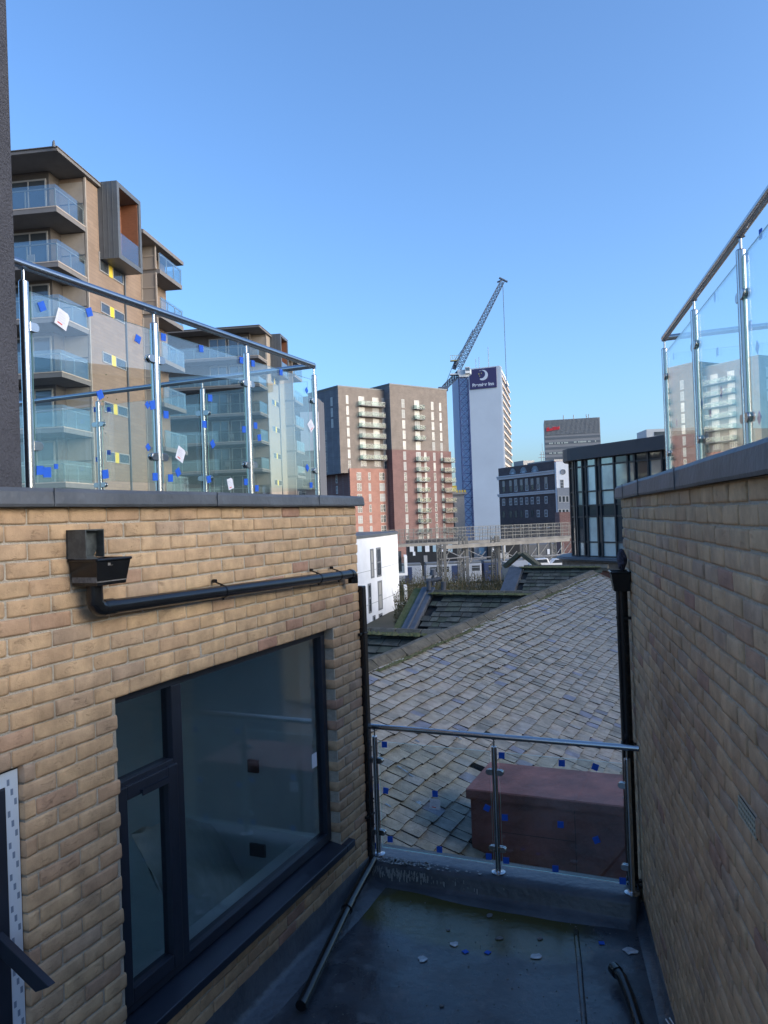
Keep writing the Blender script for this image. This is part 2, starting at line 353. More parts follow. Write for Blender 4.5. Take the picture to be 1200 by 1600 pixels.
# main window
WT = -.075
win = obj('window', MB().box(LW, OPW[0], OPW[1], WT - .07, WT, OPW[3] - .05, OPW[3]), M_frame, lb, bev=.004)
LOC[win.name] = LOC[lb.name]
zt, zb, sl, sr_ = OPW[3], OPW[2] + .05, OPW[0], OPW[1]
SM = -2.155                                  # mullion centre
mb = MB()
mb.box(LW, sl, sl + .055, WT - .07, WT + .001, zb, zt - .05); mb.box(LW, sr_ - .06, sr_, WT - .07, WT + .001, zb, zt - .05)
mb.box(LW, sl + .055, sr_ - .06, WT - .07, WT + .002, zb, zb + .06); mb.box(LW, SM - .04, SM + .04, WT - .07, WT + .003, zb + .06, zt - .05)
mb.box(LW, sl + .055, SM - .04, WT - .07, WT + .002, -1.30, -1.23)
obj('frame', mb, M_frame, win, bev=.004)
mb = MB(); a, b, c, d = sl + .05, SM - .028, zb + .05, -1.255
mb.box(LW, a, a + .06, WT - .05, WT + .018, c, d); mb.box(LW, b - .075, b, WT - .05, WT + .018, c, d); mb.box(LW, a + .06, b - .075, WT - .05, WT + .017, c, c + .07); mb.box(LW, a + .06, b - .075, WT - .05, WT + .017, d - .07, d)
obj('sash', mb, M_frame, win, bev=.005)
mb = MB(); mb.box(LW, -2.47, -2.27, WT + .018, WT + .032, -1.315, -1.30); mb.box(LW, -2.47, -2.27, WT + .028, WT + .034, -1.33, -1.30)
obj('drip_bar', mb, M_frame, win)
mb = MB(); mb.box(LW, SM + .038, sr_ - .058, WT - .035, WT - .03, zb + .058, zt - .048); mb.box(LW, sl + .05, SM - .038, WT - .035, WT - .03, -1.235, zt - .048); mb.box(LW, a + .055, b - .07, WT - .02, WT - .015, c + .065, d - .065)
obj('glass', mb, M_win, win)
mb = MB()
for (sa, sb, tb_) in ((OPW[0] - .04, OPW[1] - .002, -.14), (OPW[1] - .002, OPW[1] + .13, .004)):
    zz = lambda t: -2.352 - (t + .14) * .16
    mb.hexa([LW.w(sa, tb_, zz(tb_) - .04), LW.w(sa, .055, zz(.055) - .05), LW.w(sb, .055, zz(.055) - .05), LW.w(sb, tb_, zz(tb_) - .04), LW.w(sa, tb_, zz(tb_)), LW.w(sa, .055, zz(.055)), LW.w(sb, .055, zz(.055)), LW.w(sb, tb_, zz(tb_))])
obj('sill', mb, M_frame, win, bev=.006)
mb = MB(); mb.box(LW, OPW[0] + .02, OPW[1] - .02, -.33, -.147, -2.395, -2.37)
obj('window_board', mb, mat('pale_board', (.55, .62, .60), .5), win)
mb = MB(); s_, z_ = LW.sz(491, 1188, WT - .03); mb.box(LW, s_ - .035, s_ + .035, WT - .0295, WT - .028, z_ - .05, z_ + .05); obj('sticker', mb, mat('white_sticker', (.8, .8, .85), .6), win)
# narrow window with protective film on its frame
nw = obj('narrow_window', MB().box(LW, OPN[0], OPN[1], -.10, -.03, OPN[3] - .07, OPN[3]), M_frame, lb, bev=.003); LOC[nw.name] = LOC[lb.name]
mb = MB(); mb.box(LW, OPN[1] - .07, OPN[1], -.10, -.029, -3.5, OPN[3] - .07); mb.box(LW, OPN[1] - .17, OPN[1] - .07, -.09, -.02, -3.5, OPN[3] - .07)
obj('frame', mb, M_frame, nw, bev=.003)
mb = MB(); mb.box(LW, OPN[1] - .066, OPN[1] - .006, -.029, -.0265, -3.5, OPN[3] - .01); mb.box(LW, OPN[0], OPN[1] - .066, -.0295, -.027, OPN[3] - .066, OPN[3] - .01)
rr = random.Random(2)
for i in range(60):
    z = OPN[3] - .04 - i * .042; x = OPN[1] - (.052, .036, .02)[i % 3]
    mb.box(LW, x - .006, x + .006, -.0264, -.0258, z - .025, z, 1)
obj('protective_film', mb, [mat('film_white', (.52, .60, .70), .45), mat('film_print', (.16, .22, .32), .5)], nw)
mb = MB(); mb.box(LW, OPN[0], OPN[1] - .17, -.13, -.125, -3.5, OPN[3] - .07); obj('glass', mb, M_win, nw)
# dark folded trim leaning out of the narrow window
mb = MB(); p = [P(-30, 1440, 3.02), P(76, 1543, 2.86)]
ax = (p[1] - p[0]).normalized(); dn = Vector((0, 0, -1)); pp = dn - ax * dn.dot(ax); pp.normalize(); th = ax.cross(pp).normalized()
q0, q1 = p; mb.hexa([q0, q1, q1 + pp * .062 - ax * .05, q0 + pp * .062, q0 + th * .004, q1 + th * .004, q1 + pp * .062 - ax * .05 + th * .004, q0 + pp * .062 + th * .004])
mb.hexa([q0, q1, q1 + th * .03, q0 + th * .03, q0 - pp * .003, q1 - pp * .003, q1 + th * .03 - pp * .003, q0 + th * .03 - pp * .003])
props(obj('metal_trim', mb, M_frame, bev=.001), 'loose dark folded metal trim sticking out below the film covered frame', 'metal trim')

# sockets and mattress inside the room
SKF = LW.sub(-.31, 0, 90)
for (px, py, lab) in ((396, 1197, 'upper black socket box on the wall seen through the big window'), (403, 1328, 'lower black socket box on the wall seen through the big window')):
    o = LW.w(-.31, 0, 0); d = ray(px, py); k = (o.x * LW.d[0] + o.y * LW.d[1]) / (d.x * LW.d[0] + d.y * LW.d[1]); q = d * k
    tt = (q.x - LW.x) * LW.r[0] + (q.y - LW.y) * LW.r[1]
    mb = MB(); hw = .048 if py < 1300 else .07
    mb.box(LW, -.325, -.301, tt - hw, tt + hw, q.z - .05, q.z + .05); mb.box(LW, -.33, -.324, tt - hw + .012, tt + hw - .012, q.z - .038, q.z + .038)
    props(obj('socket_box', mb, mat('socket_black', (.01, .012, .014), .5), bev=.003), lab, 'socket', 'black socket boxes on the room wall')
def rounded_slab(o, a, b, c, n=10, sag=.05):   # puffed, plastic wrapped slab
    mb = MB(); vs = []
    for side in (0, 1):
        for i in range(n + 1):
            for j in range(n + 1):
                u, v = i / n, j / n; e = min(1, 6 * min(u, 1 - u)) * min(1, 6 * min(v, 1 - v))
                h = (.5 + .5 * math.sqrt(e)) * (1 if side else 0) + (.5 - .5 * math.sqrt(e)) * (0 if side else 0)
                if not side: h = .5 - .5 * math.sqrt(e)
                h += noise.noise(Vector((u * 5, v * 5, side * 7))) * .12
                vs.append(o + a * u + b * v + c * h - Vector((0, 0, sag)) * math.sin(u * math.pi))
    k = (n + 1) ** 2; fs = []
    for s in (0, 1):
        for i in range(n):
            for j in range(n):
                q = [s * k + i * (n + 1) + j, s * k + (i + 1) * (n + 1) + j, s * k + (i + 1) * (n + 1) + j + 1, s * k + i * (n + 1) + j + 1]; fs.append(tuple(q if s else q[::-1]))
    ring = [i * (n + 1) for i in range(n + 1)] + [n * (n + 1) + j for j in range(1, n + 1)] + [i * (n + 1) + n for i in range(n - 1, -1, -1)] + [j for j in range(n - 1, 0, -1)]
    for i in range(len(ring)): a_, b_ = ring[i], ring[(i + 1) % len(ring)]; fs.append((a_, b_, b_ + k, a_ + k))
    return mb.add(vs, fs, 0, True)
q1_ = LW.sz(196, 1345, -1.0); q2_ = LW.sz(330, 1340, -1.3); o = LW.w(q1_[0], -1.0, q1_[1]); e_ = LW.w(q2_[0], -1.3, q2_[1]); mb = rounded_slab(o, e_ - o, LW.w(q1_[0] + .1, -.45, q1_[1] - 1.0) - o, Vector((.05, .1, .3)), sag=-.10)
props(obj('wrapped_mattress', mb, mat('plastic_wrap', (.42, .50, .48), .3, var=.15, vscale=6, bump=.6, bscale=12)), 'pale plastic wrapped mattress lying inside behind the left sash of the big window', 'mattress')

# right building
rb = thing('right_terrace_building', 'brown brick building with roof terrace, close by on the right', 'building', (3, 3, ZR))
OPR = (-.40, -.33, -.37, -.20)
obj('brick_wall', brick_mesh(RW, -6.5, 0, .08, 42, -1, [(-3.55, -3.335, -1.050, -.982), (-.36, -.30, -.37, -.295)], 11), M_brick, rb, fix=False)
mb = mortar_boxes(RW, -6.5, 0, -3.1, .08, -1, []); obj('mortar_bed', mb, M_mortar, rb)
mb = MB(); mb.box(RW, -6.5, -.012, .11, 7, -9, .098); mb.box(RW, -6.5, 0, .30, 7, .1, .15); obj('building_core', mb, mat('core_block', (.2, .18, .15), .9), rb)
obj('coping', coping(RW, -6.5, .08, -1, .035, zbot=.078, seed=5), M_coping, rb)
mb = MB()
for s in (-.5, -1.35, -2.6): obj('coping_seam', MB().box(RW, s, s + .004, -.045, -.039, .08, .176), M_coping, rb)
mb = MB()
mb.box(RW, -3.545, -3.34, .004, .02, -1.047, -.985, 1)
for i in range(10):
    s = -3.545 + i * .0228; mb.box(RW, s, s + .006, .0, .003, -1.047, -.985)
for j in range(4):
    z = -1.047 + j * .0192; mb.box(RW, -3.545, -3.335, -.001, .0025, z, z + .006)
obj('air_brick', mb, [mat('air_brick_buff', (.42, .38, .28), .7), mat('vent_black', (.01, .01, .01), .9)], rb)

# flat roof with kerb and upstands
def roofmat():
    mt = mat('roof_membrane', (.028, .032, .040), .45); t = mt.node_tree; N = t.nodes; L = t.links; b = N['Principled BSDF']
    tc = N.new('ShaderNodeTexCoord')
    def nz(s, d=6): 
        n = N.new('ShaderNodeTexNoise'); n.inputs['Scale'].default_value = s; n.inputs['Detail'].default_value = d; n.inputs['Roughness'].default_value = .65; L.new(tc.outputs['Object'], n.inputs[0]); return n.outputs[0]
    def ramp(src, p0, p1, c0, c1):
        r = N.new('ShaderNodeValToRGB'); r.color_ramp.elements[0].position = p0; r.color_ramp.elements[1].position = p1; r.color_ramp.elements[0].color = (*c0, 1); r.color_ramp.elements[1].color = (*c1, 1); L.new(src, r.inputs[0]); return r.outputs[0]
    base = ramp(nz(1.6), .35, .7, (.036, .042, .052), (.078, .085, .098))
    sc_ = ramp(nz(5, 11), .56, .72, (0, 0, 0), (1, 1, 1))
    mx = N.new('ShaderNodeMix'); mx.data_type = 'RGBA'; L.new(sc_, mx.inputs[0]); L.new(base, mx.inputs[6]); mx.inputs[7].default_value = (.17, .175, .18, 1)
    # silt left by the puddle near the kerb: a stain with its own outline
    sp = N.new('ShaderNodeSeparateXYZ'); L.new(tc.outputs['Object'], sp.inputs[0])
    vm = N.new('ShaderNodeVectorMath'); vm.operation = 'LENGTH'; gp_ = N.new('ShaderNodeNewGeometry')
    mp = N.new('ShaderNodeMapping'); mp.vector_type = 'TEXTURE'; mp.inputs['Location'].default_value = (.50, 5.42, ZR); mp.inputs['Scale'].default_value = (1.0, .42, 1); mp.inputs['Rotation'].default_value = (0, 0, R(-23.5)); L.new(gp_.outputs['Position'], mp.inputs[0]); L.new(mp.outputs[0], vm.inputs[0])
    ad = N.new('ShaderNodeMath'); ad.operation = 'MULTIPLY_ADD'; ad.inputs[1].default_value = .9; L.new(nz(2.2), ad.inputs[0]); L.new(vm.outputs['Value'], ad.inputs[2]); hf = N.new('ShaderNodeMath'); hf.operation = 'MULTIPLY'; hf.inputs[1].default_value = .5; L.new(ad.outputs[0], hf.inputs[0]); ad = hf
    pud = ramp(ad.outputs[0], .60, .74, (1, 1, 1), (0, 0, 0))
    mx2 = N.new('ShaderNodeMix'); mx2.data_type = 'RGBA'; L.new(pud, mx2.inputs[0]); L.new(mx.outputs[2], mx2.inputs[6]); mx2.inputs[7].default_value = (.075, .07, .022, 1)
    L.new(mx2.outputs[2], b.inputs['Base Color'])
    ro = N.new('ShaderNodeMix'); ro.data_type = 'FLOAT'; L.new(pud, ro.inputs[0]); L.new(ramp(nz(2.5), .4, .62, (.12, .12, .12), (.5, .5, .5)), ro.inputs[2]); ro.inputs[3].default_value = .05
    L.new(ro.outputs[0], b.inputs['Roughness'])
    bp = N.new('ShaderNodeBump'); bp.inputs['Strength'].default_value = .35; bp.inputs['Distance'].default_value = .01; L.new(nz(14), bp.inputs['Height']); L.new(bp.outputs[0], b.inputs['Normal']); return mt
M_roof = roofmat()
KA = Vector((-.142, 6.162)); KB = Vector((1.65, 5.381))
BF = Fr(KA.x, KA.y, 113.5)             # lower balustrade line, s to the right, t>0 toward the camera
mb = MB(); g = 26
def rp_(i, j):
    a = LW.w(-6.0 + 6.4 * i / g, .0, 0); b = RW.w(-6.5 + 6.3 * i / g, .0, 0); q = a.lerp(b, j / g); return q
vs = []
for i in range(g + 1):
    for j in range(g + 1):
        q = rp_(i, j); z = ZR + .008 * noise.noise(Vector((q.x * 1.2, q.y * 1.2, 0))) - .012 * math.exp(-((q.x - .7) ** 2 + (q.y - 5) ** 2) * 2); vs.append(Vector((q.x, q.y, z)))
mb.add(vs, [(i * (g + 1) + j, (i + 1) * (g + 1) + j, (i + 1) * (g + 1) + j + 1, i * (g + 1) + j + 1) for i in range(g) for j in range(g)], 0, True)
fr_ = obj('flat_roof', mb, M_roof, fix=False); props(fr_, kind='structure')
for p in fr_.data.polygons:
    if p.normal.z < 0: fr_.data.flip_normals(); break
def sweep(fr, s0, s1, prof, n=40, wob=.006, seed=0):
    mb = MB(); vs = []; k = len(prof)
    for i in range(n + 1):
        s = s0 + (s1 - s0) * i / n
        for (t, z) in prof:
            h = noise.noise(Vector((s * 3, t * 9 + seed, z * 9))) * wob; vs.append(fr.w(s, t + h, z + h * .7))
    return mb.add(vs, [(i * k + j, i * k + j + 1, (i + 1) * k + j + 1, (i + 1) * k + j) for i in range(n) for j in range(k - 1)] + [tuple(range(k)), tuple(range(n * k + k - 1, n * k - 1, -1))], 0, True)
kerb_mat = mat('kerb_membrane', (.045, .053, .065), .38, col2=(.085, .095, .11), vscale=2.5, bump=.4, bscale=16)
kb = sweep(BF, -.12, 1.98, [(.24, ZR - .01), (.175, ZR + .010), (.132, ZR + .018), (.122, ZR + .035), (.118, -2.73), (.105, -2.703), (.0, -2.698), (-.18, -2.70), (-.22, -2.71), (-.225, -3.2)], wob=.010)
props(obj('roof_kerb', kb, kerb_mat, fix=True), 'dark membrane covered kerb at the end of the flat roof under the steel balustrade', 'roof kerb')
up1 = sweep(LW, -6, .08, [(.0, -2.66), (.006, -2.67), (.010, -2.80), (.05, -2.835), (.16, ZR + .004), (.20, ZR - .02)], wob=.007, seed=4)
props(obj('left_upstand', up1, kerb_mat), kind='structure')
up2 = sweep(RW, -6.5, -.42, [(-.0, -2.79), (-.008, -2.795), (-.014, -2.83), (-.07, ZR + .006), (-.1, ZR - .02)], wob=.006, seed=8)
props(obj('right_upstand', up2, kerb_mat), kind='structure')
for k_, (f0, o0, a0_, a1_) in enumerate(((RW, -.50, -6.0, -.75),)):
    sm_ = sweep(f0, a0_, a1_, [(o0, ZR - .015), (o0 + .003, ZR + .004), (o0 + .03, ZR + .0045), (o0 + .04, ZR - .012)], n=60, wob=.003, seed=20 + k_)
    props(obj('membrane_lap', sm_, M_roof), kind='structure')
mb = MB()   # splashes of dried slurry on the kerb's left end
rr = random.Random(12)
for i in range(170):
    s = abs(rr.gauss(0, .34)); t = rr.uniform(.02, .116); L_ = rr.uniform(.004, .03); z = -2.690
    mb.add([BF.w(s, t, z), BF.w(s + L_, t + .004, z), BF.w(s + L_ * .7, t + L_, z), BF.w(s - .003, t + L_ * .6, z)], [(0, 1, 2, 3)])
    z0 = rr.uniform(-2.79, -2.72); mb.add([BF.w(s, .134, z0), BF.w(s + L_ * .35, .134, z0), BF.w(s + L_ * .3, .134, z0 - L_ * 1.5), BF.w(s, .134, z0 - L_ * 1.3)], [(0, 1, 2, 3)])
sl_ = obj('slurry_splash', mb, mat('dried_slurry', (.30, .31, .31), .9)); props(sl_, 'pale dried slurry splashes on the left end of the roof kerb', 'splashes', kind='stuff')

# ------------------------------------------------------------------ balustrades
def post(par, fr, s, t, z0, z1, rail_z, plate_, sides=(1, 1), label=None):
    mb = MB(); c = fr.w(s, t, 0); v = lambda z: Vector((c.x, c.y, z))
    mb.tube(v(z0), v(z1), .0215, 20); mb.tube(v(z1), v(z1 + .006), .0215, 20, r1=.018); mb.tube(v(z1), v(rail_z - .018), .0065, 10)
    mb.tube(v(rail_z - .026), v(rail_z - .018), .0065, 12, r1=.022)
    if plate_: mb.tube(v(z0), v(z0 + .008), .052, 28); mb.tube(v(z0 + .008), v(z0 + .014), .052, 28, r1=.03); mb.tube(v(z0 + .014), v(z0 + .02), .03, 24, r1=.024)
    p = obj('post', mb, M_steel, par, label)
    for zc in (z0 + .19 * (z1 - z0) if plate_ else .385, z0 + .8 * (z1 - z0) if plate_ else .93):
        for d in (-1, 1):
            if not sides[0 if d < 0 else 1]: continue
            m_ = MB(); pts = []
            for i in range(13):
                a = -math.pi / 2 + math.pi * i / 12; pts.append((d * (.045 + .024 * math.cos(a)), .022 * math.sin(a)))
            pts = [(d * .016, -.022)] + pts + [(d * .016, .022)]
            if d < 0: pts = pts[::-1]
            m_.plate(fr, [(s + x, zc + y) for x, y in pts], t - .016, t - .005); m_.plate(fr, [(s + x, zc + y) for x, y in pts], t + .005, t + .016)
            obj('clamp', m_, M_steel, p, bev=.002)
    return p
def panel(par, fr, s0, s1, t, z0, z1):
    mb = MB(); mb.box(fr, s0, s1, t - .004, t + .004, z0, z1)
    # edges get the greenish edge colour
    mb.m = [0, 0, 0, 0, 0, 0]
    mb.m = [1, 1, 0, 1, 0, 1]
    return obj('glass_panel', mb, [M_glass, M_gedge], par)
def pads(panels, fr, t, lst, facing, name='spacer_pad', size=.040):
    for it in lst:
        px, py = it[0], it[1]; rot = it[2] if len(it) > 2 else 0; sz_ = it[3] if len(it) > 3 else size
        s, z = fr.sz(px, py, t); pn = None
        for (a, b, o) in panels:
            if a - .03 <= s <= b + .03: pn = o
        if pn is None: pn = panels[0][2]
        c, q = math.cos(R(rot)), math.sin(R(rot)); h = sz_ / 2
        poly = [(s + c * x - q * y, z + q * x + c * y) for x, y in ((-h, -h * 1.1), (h, -h), (h * 1.04, h * 1.1), (-h * .96, h))]
        mb = MB(); mb.plate(fr, poly, t + facing * .0045, t + facing * .0075); obj(name, mb, M_blue, pn)
def papers(panels, fr, t, lst, facing):
    for (px, py, rot, w_, h_) in lst:
        s, z = fr.sz(px, py, t); pn = min(panels, key=lambda p: abs((p[0] + p[1]) / 2 - s))[2]
        c, q = math.cos(R(rot)), math.sin(R(rot)); mb = MB()
        def pt(x, y): return (s + c * x - q * y, z + q * x + c * y)
        def rect(x0, x1, y0, y1): return [pt(x0, y0), pt(x1, y0), pt(x1, y1), pt(x0, y1)]
        mb.plate(fr, [pt(-w_ / 2, -h_ / 2), pt(w_ / 2, -h_ / 2), pt(w_ / 2, h_ * .35), pt(w_ * .3, h_ / 2), pt(-w_ / 2, h_ / 2)], t + facing * .0045, t + facing * .006, 0)
        for k in range(4): mb.plate(fr, rect(-w_ * .35, w_ * (.1 + .06 * k), h_ * (.25 - .14 * k), h_ * (.27 - .14 * k)), t + facing * .0061, t + facing * .0064, 2)
        mb.plate(fr, rect(-w_ * .3, w_ * .1, -h_ * .36, -h_ * .28), t + facing * .0061, t + facing * .0064, 1)
        obj('paper_label', mb, [M_paper, M_red, M_ink], pn)
# left terrace
LT = -.24
lbal = thing('left_terrace_balustrade', 'steel and glass balustrade with blue pads on the terrace above the left brick wall', 'balustrade', LW.w(-1.5, LT, .16))
corner = LW.w(-.17, LT, 1.21)
mb = MB(); mb.path([LW.w(-3.6, LT, 1.21), corner], .0215, 20); obj('handrail', mb, M_steel, lbal)
PS = [-2.91, -2.03, -1.11, -.17]
for i, s in enumerate(PS): post(lbal, LW, s, LT, .165, 1.13, 1.21, False, (i > 0, i < 3))
LPn = [(PS[i] + .035, PS[i + 1] - .035, panel(lbal, LW, PS[i] + .035, PS[i + 1] - .035, LT, .24, 1.095)) for i in range(3)]
pads(LPn, LW, LT, [(64, 479, 25), (138, 488, 20), (214, 530, -20), (254, 527), (237, 633, 12, .045), (229, 633, 45, .03), (258, 648), (230, 699, 40, .03), (241, 745), (265, 747), (277, 738, 30), (72, 738, 0, .045), (61, 735, 0, .04), (86, 729, 0, .022), (155, 617, 25), (163, 741, 5, .042), (313, 545, 3), (376, 563), (394, 568), (438, 582), (327, 622), (318, 663), (380, 671), (398, 665), (404, 684, 10), (331, 694, 35), (325, 749, 10), (383, 753), (400, 763), (478, 610, 45, .034), (479, 731, 40, .04), (485, 758)], 1)
papers(LPn, LW, LT, [(96, 499, -20, .075, .085), (281, 710, -25, .07, .08), (359, 756, 15, .06, .07), (485, 665, 40, .08, .08)], 1)
# back run of the left terrace
BK = Fr(corner.x, corner.y, 23.4 - 90)          # s goes to the left
lbk = thing('rear_terrace_balustrade', 'second steel and glass balustrade seen behind the left one, running back from its corner', 'balustrade', BK.w(1.6, 0, .16))
mb = MB(); mb.path([BK.w(0, 0, 1.21), BK.w(4.3, 0, 1.21)], .0215, 20); obj('handrail', mb, M_steel, lbk)
QS = [1.06, 2.2, 3.4]
for i, s in enumerate(QS): post(lbk, BK, s, 0, .165, 1.13, 1.21, False)
BP = [(a, b, panel(lbk, BK, a, b, 0, .24, 1.095)) for a, b in ((.06, 1.02), (1.10, 2.16), (2.24, 3.36))]
pads(BP, BK, 0, [(150, 640), (171, 640), (153, 718), (171, 707)], -1)
# dark rendered pier at the left edge
mb = MB(); mb.box(LW, -4.3, -3.0, -.75, -.14, .16, 3.6)
s_, z_ = LW.sz(35, 750, -.14)
mb = MB(); mb.box(LW, s_ - 1.2, s_, -.9, -.14, .16, 3.4)
props(obj('rendered_pier', mb, M_pillar, bev=.006), 'tall dark grey rendered pier at the left edge, where the terrace handrail ends', 'pier')
# right terrace
RT = .30
rbal = thing('right_terrace_balustrade', 'steel and glass balustrade on the terrace above the right brick wall', 'balustrade', RW.w(-1.5, RT, .16))
rc = RW.w(-.36, RT, 1.21)
mb = MB(); mb.path([RW.w(-5.5, RT, 1.21), rc], .0215, 20); obj('handrail', mb, M_steel, rbal)
TS = [-4.6, -3.5, -2.46, -1.42, -.36]
for i, s in enumerate(TS): post(rbal, RW, s, RT, .165, 1.13, 1.21, False, (i > 0, i < 4))
RPn = [(TS[i] + .035, TS[i + 1] - .035, panel(rbal, RW, TS[i] + .035, TS[i + 1] - .035, RT, .24, 1.095)) for i in range(4)]
pads(RPn, RW, RT, [(1186, 366, 5), (1165, 403), (1115, 465, 40, .035), (1170, 509), (1051, 557), (1119, 550), (1181, 543, 40), (1125, 613, 45), (1156, 581, 45), (1095, 631, 45), (1108, 646), (1056, 661, 30), (1184, 653, 45)], 1)
RK = Fr(rc.x, rc.y, 113.5)
rbk = thing('rear_terrace_balustrade', 'handrail and glass running off to the right from the right terrace corner', 'balustrade', RK.w(1.6, 0, .16))
mb = MB(); mb.path([RK.w(0, 0, 1.21), RK.w(4.5, 0, 1.21)], .0215, 20); obj('handrail', mb, M_steel, rbk)
for i, s in enumerate((1.3, 2.6, 3.9)): post(rbk, RK, s, 0, .165, 1.13, 1.21, False)
for a, b in ((.06, 1.26), (1.34, 2.56), (2.64, 3.86)): panel(rbk, RK, a, b, 0, .24, 1.095)
# lower balustrade on the kerb
bal = thing('lower_balustrade', 'low steel and glass balustrade across the end of the flat roof', 'balustrade', BF.w(1, 0, -2.7))
mb = MB(); mb.path([BF.w(-.03, 0, -1.675), BF.w(2.03, 0, -1.675)], .0215, 20); mb.tube(BF.w(-.036, 0, -1.675), BF.w(-.03, 0, -1.675), .0235, 20); obj('handrail', mb, M_steel, bal)
CS = [0.0, .985, 1.945]
for i, s in enumerate(CS): post(bal, BF, s, 0, -2.697, -1.755, -1.675, True, (True, i < 2))
CPn = [(CS[i] + .035, CS[i + 1] - .035, panel(bal, BF, CS[i] + .035, CS[i + 1] - .035, 0, -2.635, -1.79)) for i in range(2)]
pads(CPn, BF, 0, [(601, 1163), (784, 1180), (878, 1192), (930, 1198, -20), (603, 1235, -8), (680, 1240), (761, 1262, -25, .045), (789, 1277), (876, 1288), (932, 1312, 25), (610, 1311), (687, 1327), (764, 1338), (791, 1344), (868, 1357), (973, 1376), (588, 1229), (588, 1321)], 1, size=.045)
papers(CPn, BF, 0, [(680, 1256, -3, .085, .08)], 1)
mb = MB()
for (a, b, o) in CPn: mb.box(BF, a, b, -.0045, .0045, -2.641, -2.6355)
obj('edge_strip', mb, mat('white_edge', (.75, .78, .8), .3), bal)

# ------------------------------------------------------------------ rainwater goods
def ring(mb, c, ax, r, w_=.012, n=16): mb.tube(c - ax * w_, c + ax * w_, r, n)
# hopper and horizontal pipe on the left wall
rw = thing('rainwater_hopper_pipe', 'black hopper under an open chute with a sloping pipe along the left brick wall', 'drain pipe', LW.w(-2.9, .08, -.3))
hs, hz_ = LW.sz(150, 873, .08)
mb = MB(); a, b = hs - .085, hs + .125; zt_, zb_ = hz_, hz_ - .115; t1, t1b = .165, .135
def hop(mb, a, b, zt_, zb_, t0, t1, inset=.018, wl=.006):
    o = [(a, t0), (b, t0), (b, t1), (a, t1)]; oi = [(a + wl, t0 + wl), (b - wl, t0 + wl), (b - wl, t1 - wl), (a + wl, t1 - wl)]
    lo = [(a + inset, t0), (b - inset, t0), (b - inset, t1 - inset), (a + inset, t1 - inset)]
    vs = [LWF.w(s, t, zt_) for s, t in o] + [LWF.w(s, t, zt_) for s, t in oi] + [LWF.w(s, t, zb_) for s, t in lo] + [LWF.w(s, t, zb_ + .012) for s, t in lo]
    fs = [(i, (i + 1) % 4, 4 + (i + 1) % 4, 4 + i) for i in range(4)] + [(8 + i, 8 + (i + 1) % 4, (i + 1) % 4, i) for i in range(4)] + [(8, 9, 10, 11), (12, 13, 14, 15)] + [(4 + i, 4 + (i + 1) % 4, 12 + (i + 1) % 4, 12 + i) for i in range(4)]
    mb.add(vs, fs)
    # rolled rim
    for (x0, y0), (x1, y1) in zip(o, o[1:] + o[:1]): mb.tube(LWF.w(x0, y0, zt_ - .004), LWF.w(x1, y1, zt_ - .004), .007, 8)
LWF = LW; hop(mb, a, b, zt_, zb_, .005, t1)
mb.tube(LW.w(hs - .01, .075, zb_ + .002), LW.w(hs - .01, .075, zb_ - .05), .036, 20)
obj('hopper', mb, M_black, rw)
mb = MB(); cz0 = zt_ + .005; a2, b2 = hs - .088, hs + .085            # open chute poking out of the wall above
for (p, q) in (((a2, .02), (a2 + .005, .12)), ((b2 - .005, .02), (b2, .12))):
    mb.plate(LW, [(p[0], cz0), (q[0], cz0), (q[0], cz0 + .125), (p[0], cz0 + .125)], .0, .11 if p[0] < hs else .05)
mb.box(LW, a2, b2, -.01, .05, cz0 + .12, cz0 + .126)
mb.plate(LW, [(a2, cz0), (b2 - .03, cz0), (b2, cz0 + .04), (b2, cz0 + .125), (a2, cz0 + .125)], -.002, .009)
mb.hexa([LW.w(a2 + .01, .01, cz0 + .0), LW.w(b2 - .03, .01, cz0), LW.w(b2 - .04, .09, cz0 - .03), LW.w(a2 + .02, .09, cz0 - .03), LW.w(a2 + .01, .01, cz0 + .006), LW.w(b2 - .03, .01, cz0 + .006), LW.w(b2 - .04, .09, cz0 - .024), LW.w(a2 + .02, .09, cz0 - .024)])
obj('chute', mb, mat('worn_black_plastic', (.03, .036, .038), .35, col2=(.09, .10, .10), vscale=18), rw)
mb = MB(); rr = random.Random(4)
for i in range(46):
    s = rr.uniform(a + .02, b - .02); t = rr.uniform(.02, .15); h = rr.uniform(.005, .02)
    mb.hexa([LW.w(s + dx, t + dy, zt_ - .03 + dz) for dz in (0, h) for dx, dy in ((0, 0), (h, 0), (h, h), (0, h))])
mb.box(LW, a + .012, b - .012, .01, .15, zb_ + .014, zt_ - .028, 0)
obj('grit', mb, mat('gritty_debris', (.13, .12, .11), .95, var=.4, vscale=60), rw)
e0 = LW.w(hs - .01, .075, zb_ - .04); s2, z2 = LW.sz(158, 945, .075); s3, z3 = LW.sz(548, 897, .075)
mb = MB(); pts = [e0, LW.w(hs - .01, .075, z2 + .03)]
for i in range(1, 7):
    an = math.pi / 2 * i / 6; pts.append(LW.w(hs - .01 + .045 * (1 - math.cos(an)), .075, z2 + .03 - .045 * math.sin(an) + .0))
zs = pts[-1].z; mb.path(pts, .037, 20); pipeS = hs + .035
obj('elbow', mb, M_black, rw)
A_ = LW.w(pipeS, .075, zs); B_ = LW.w(s3, .075, z3); mb = MB(); mb.tube(A_, B_, .034, 24); ax_ = (B_ - A_).normalized(); ring(mb, A_ + ax_ * .03, ax_, .0385, .03)
obj('sloping_pipe', mb, M_black, rw)
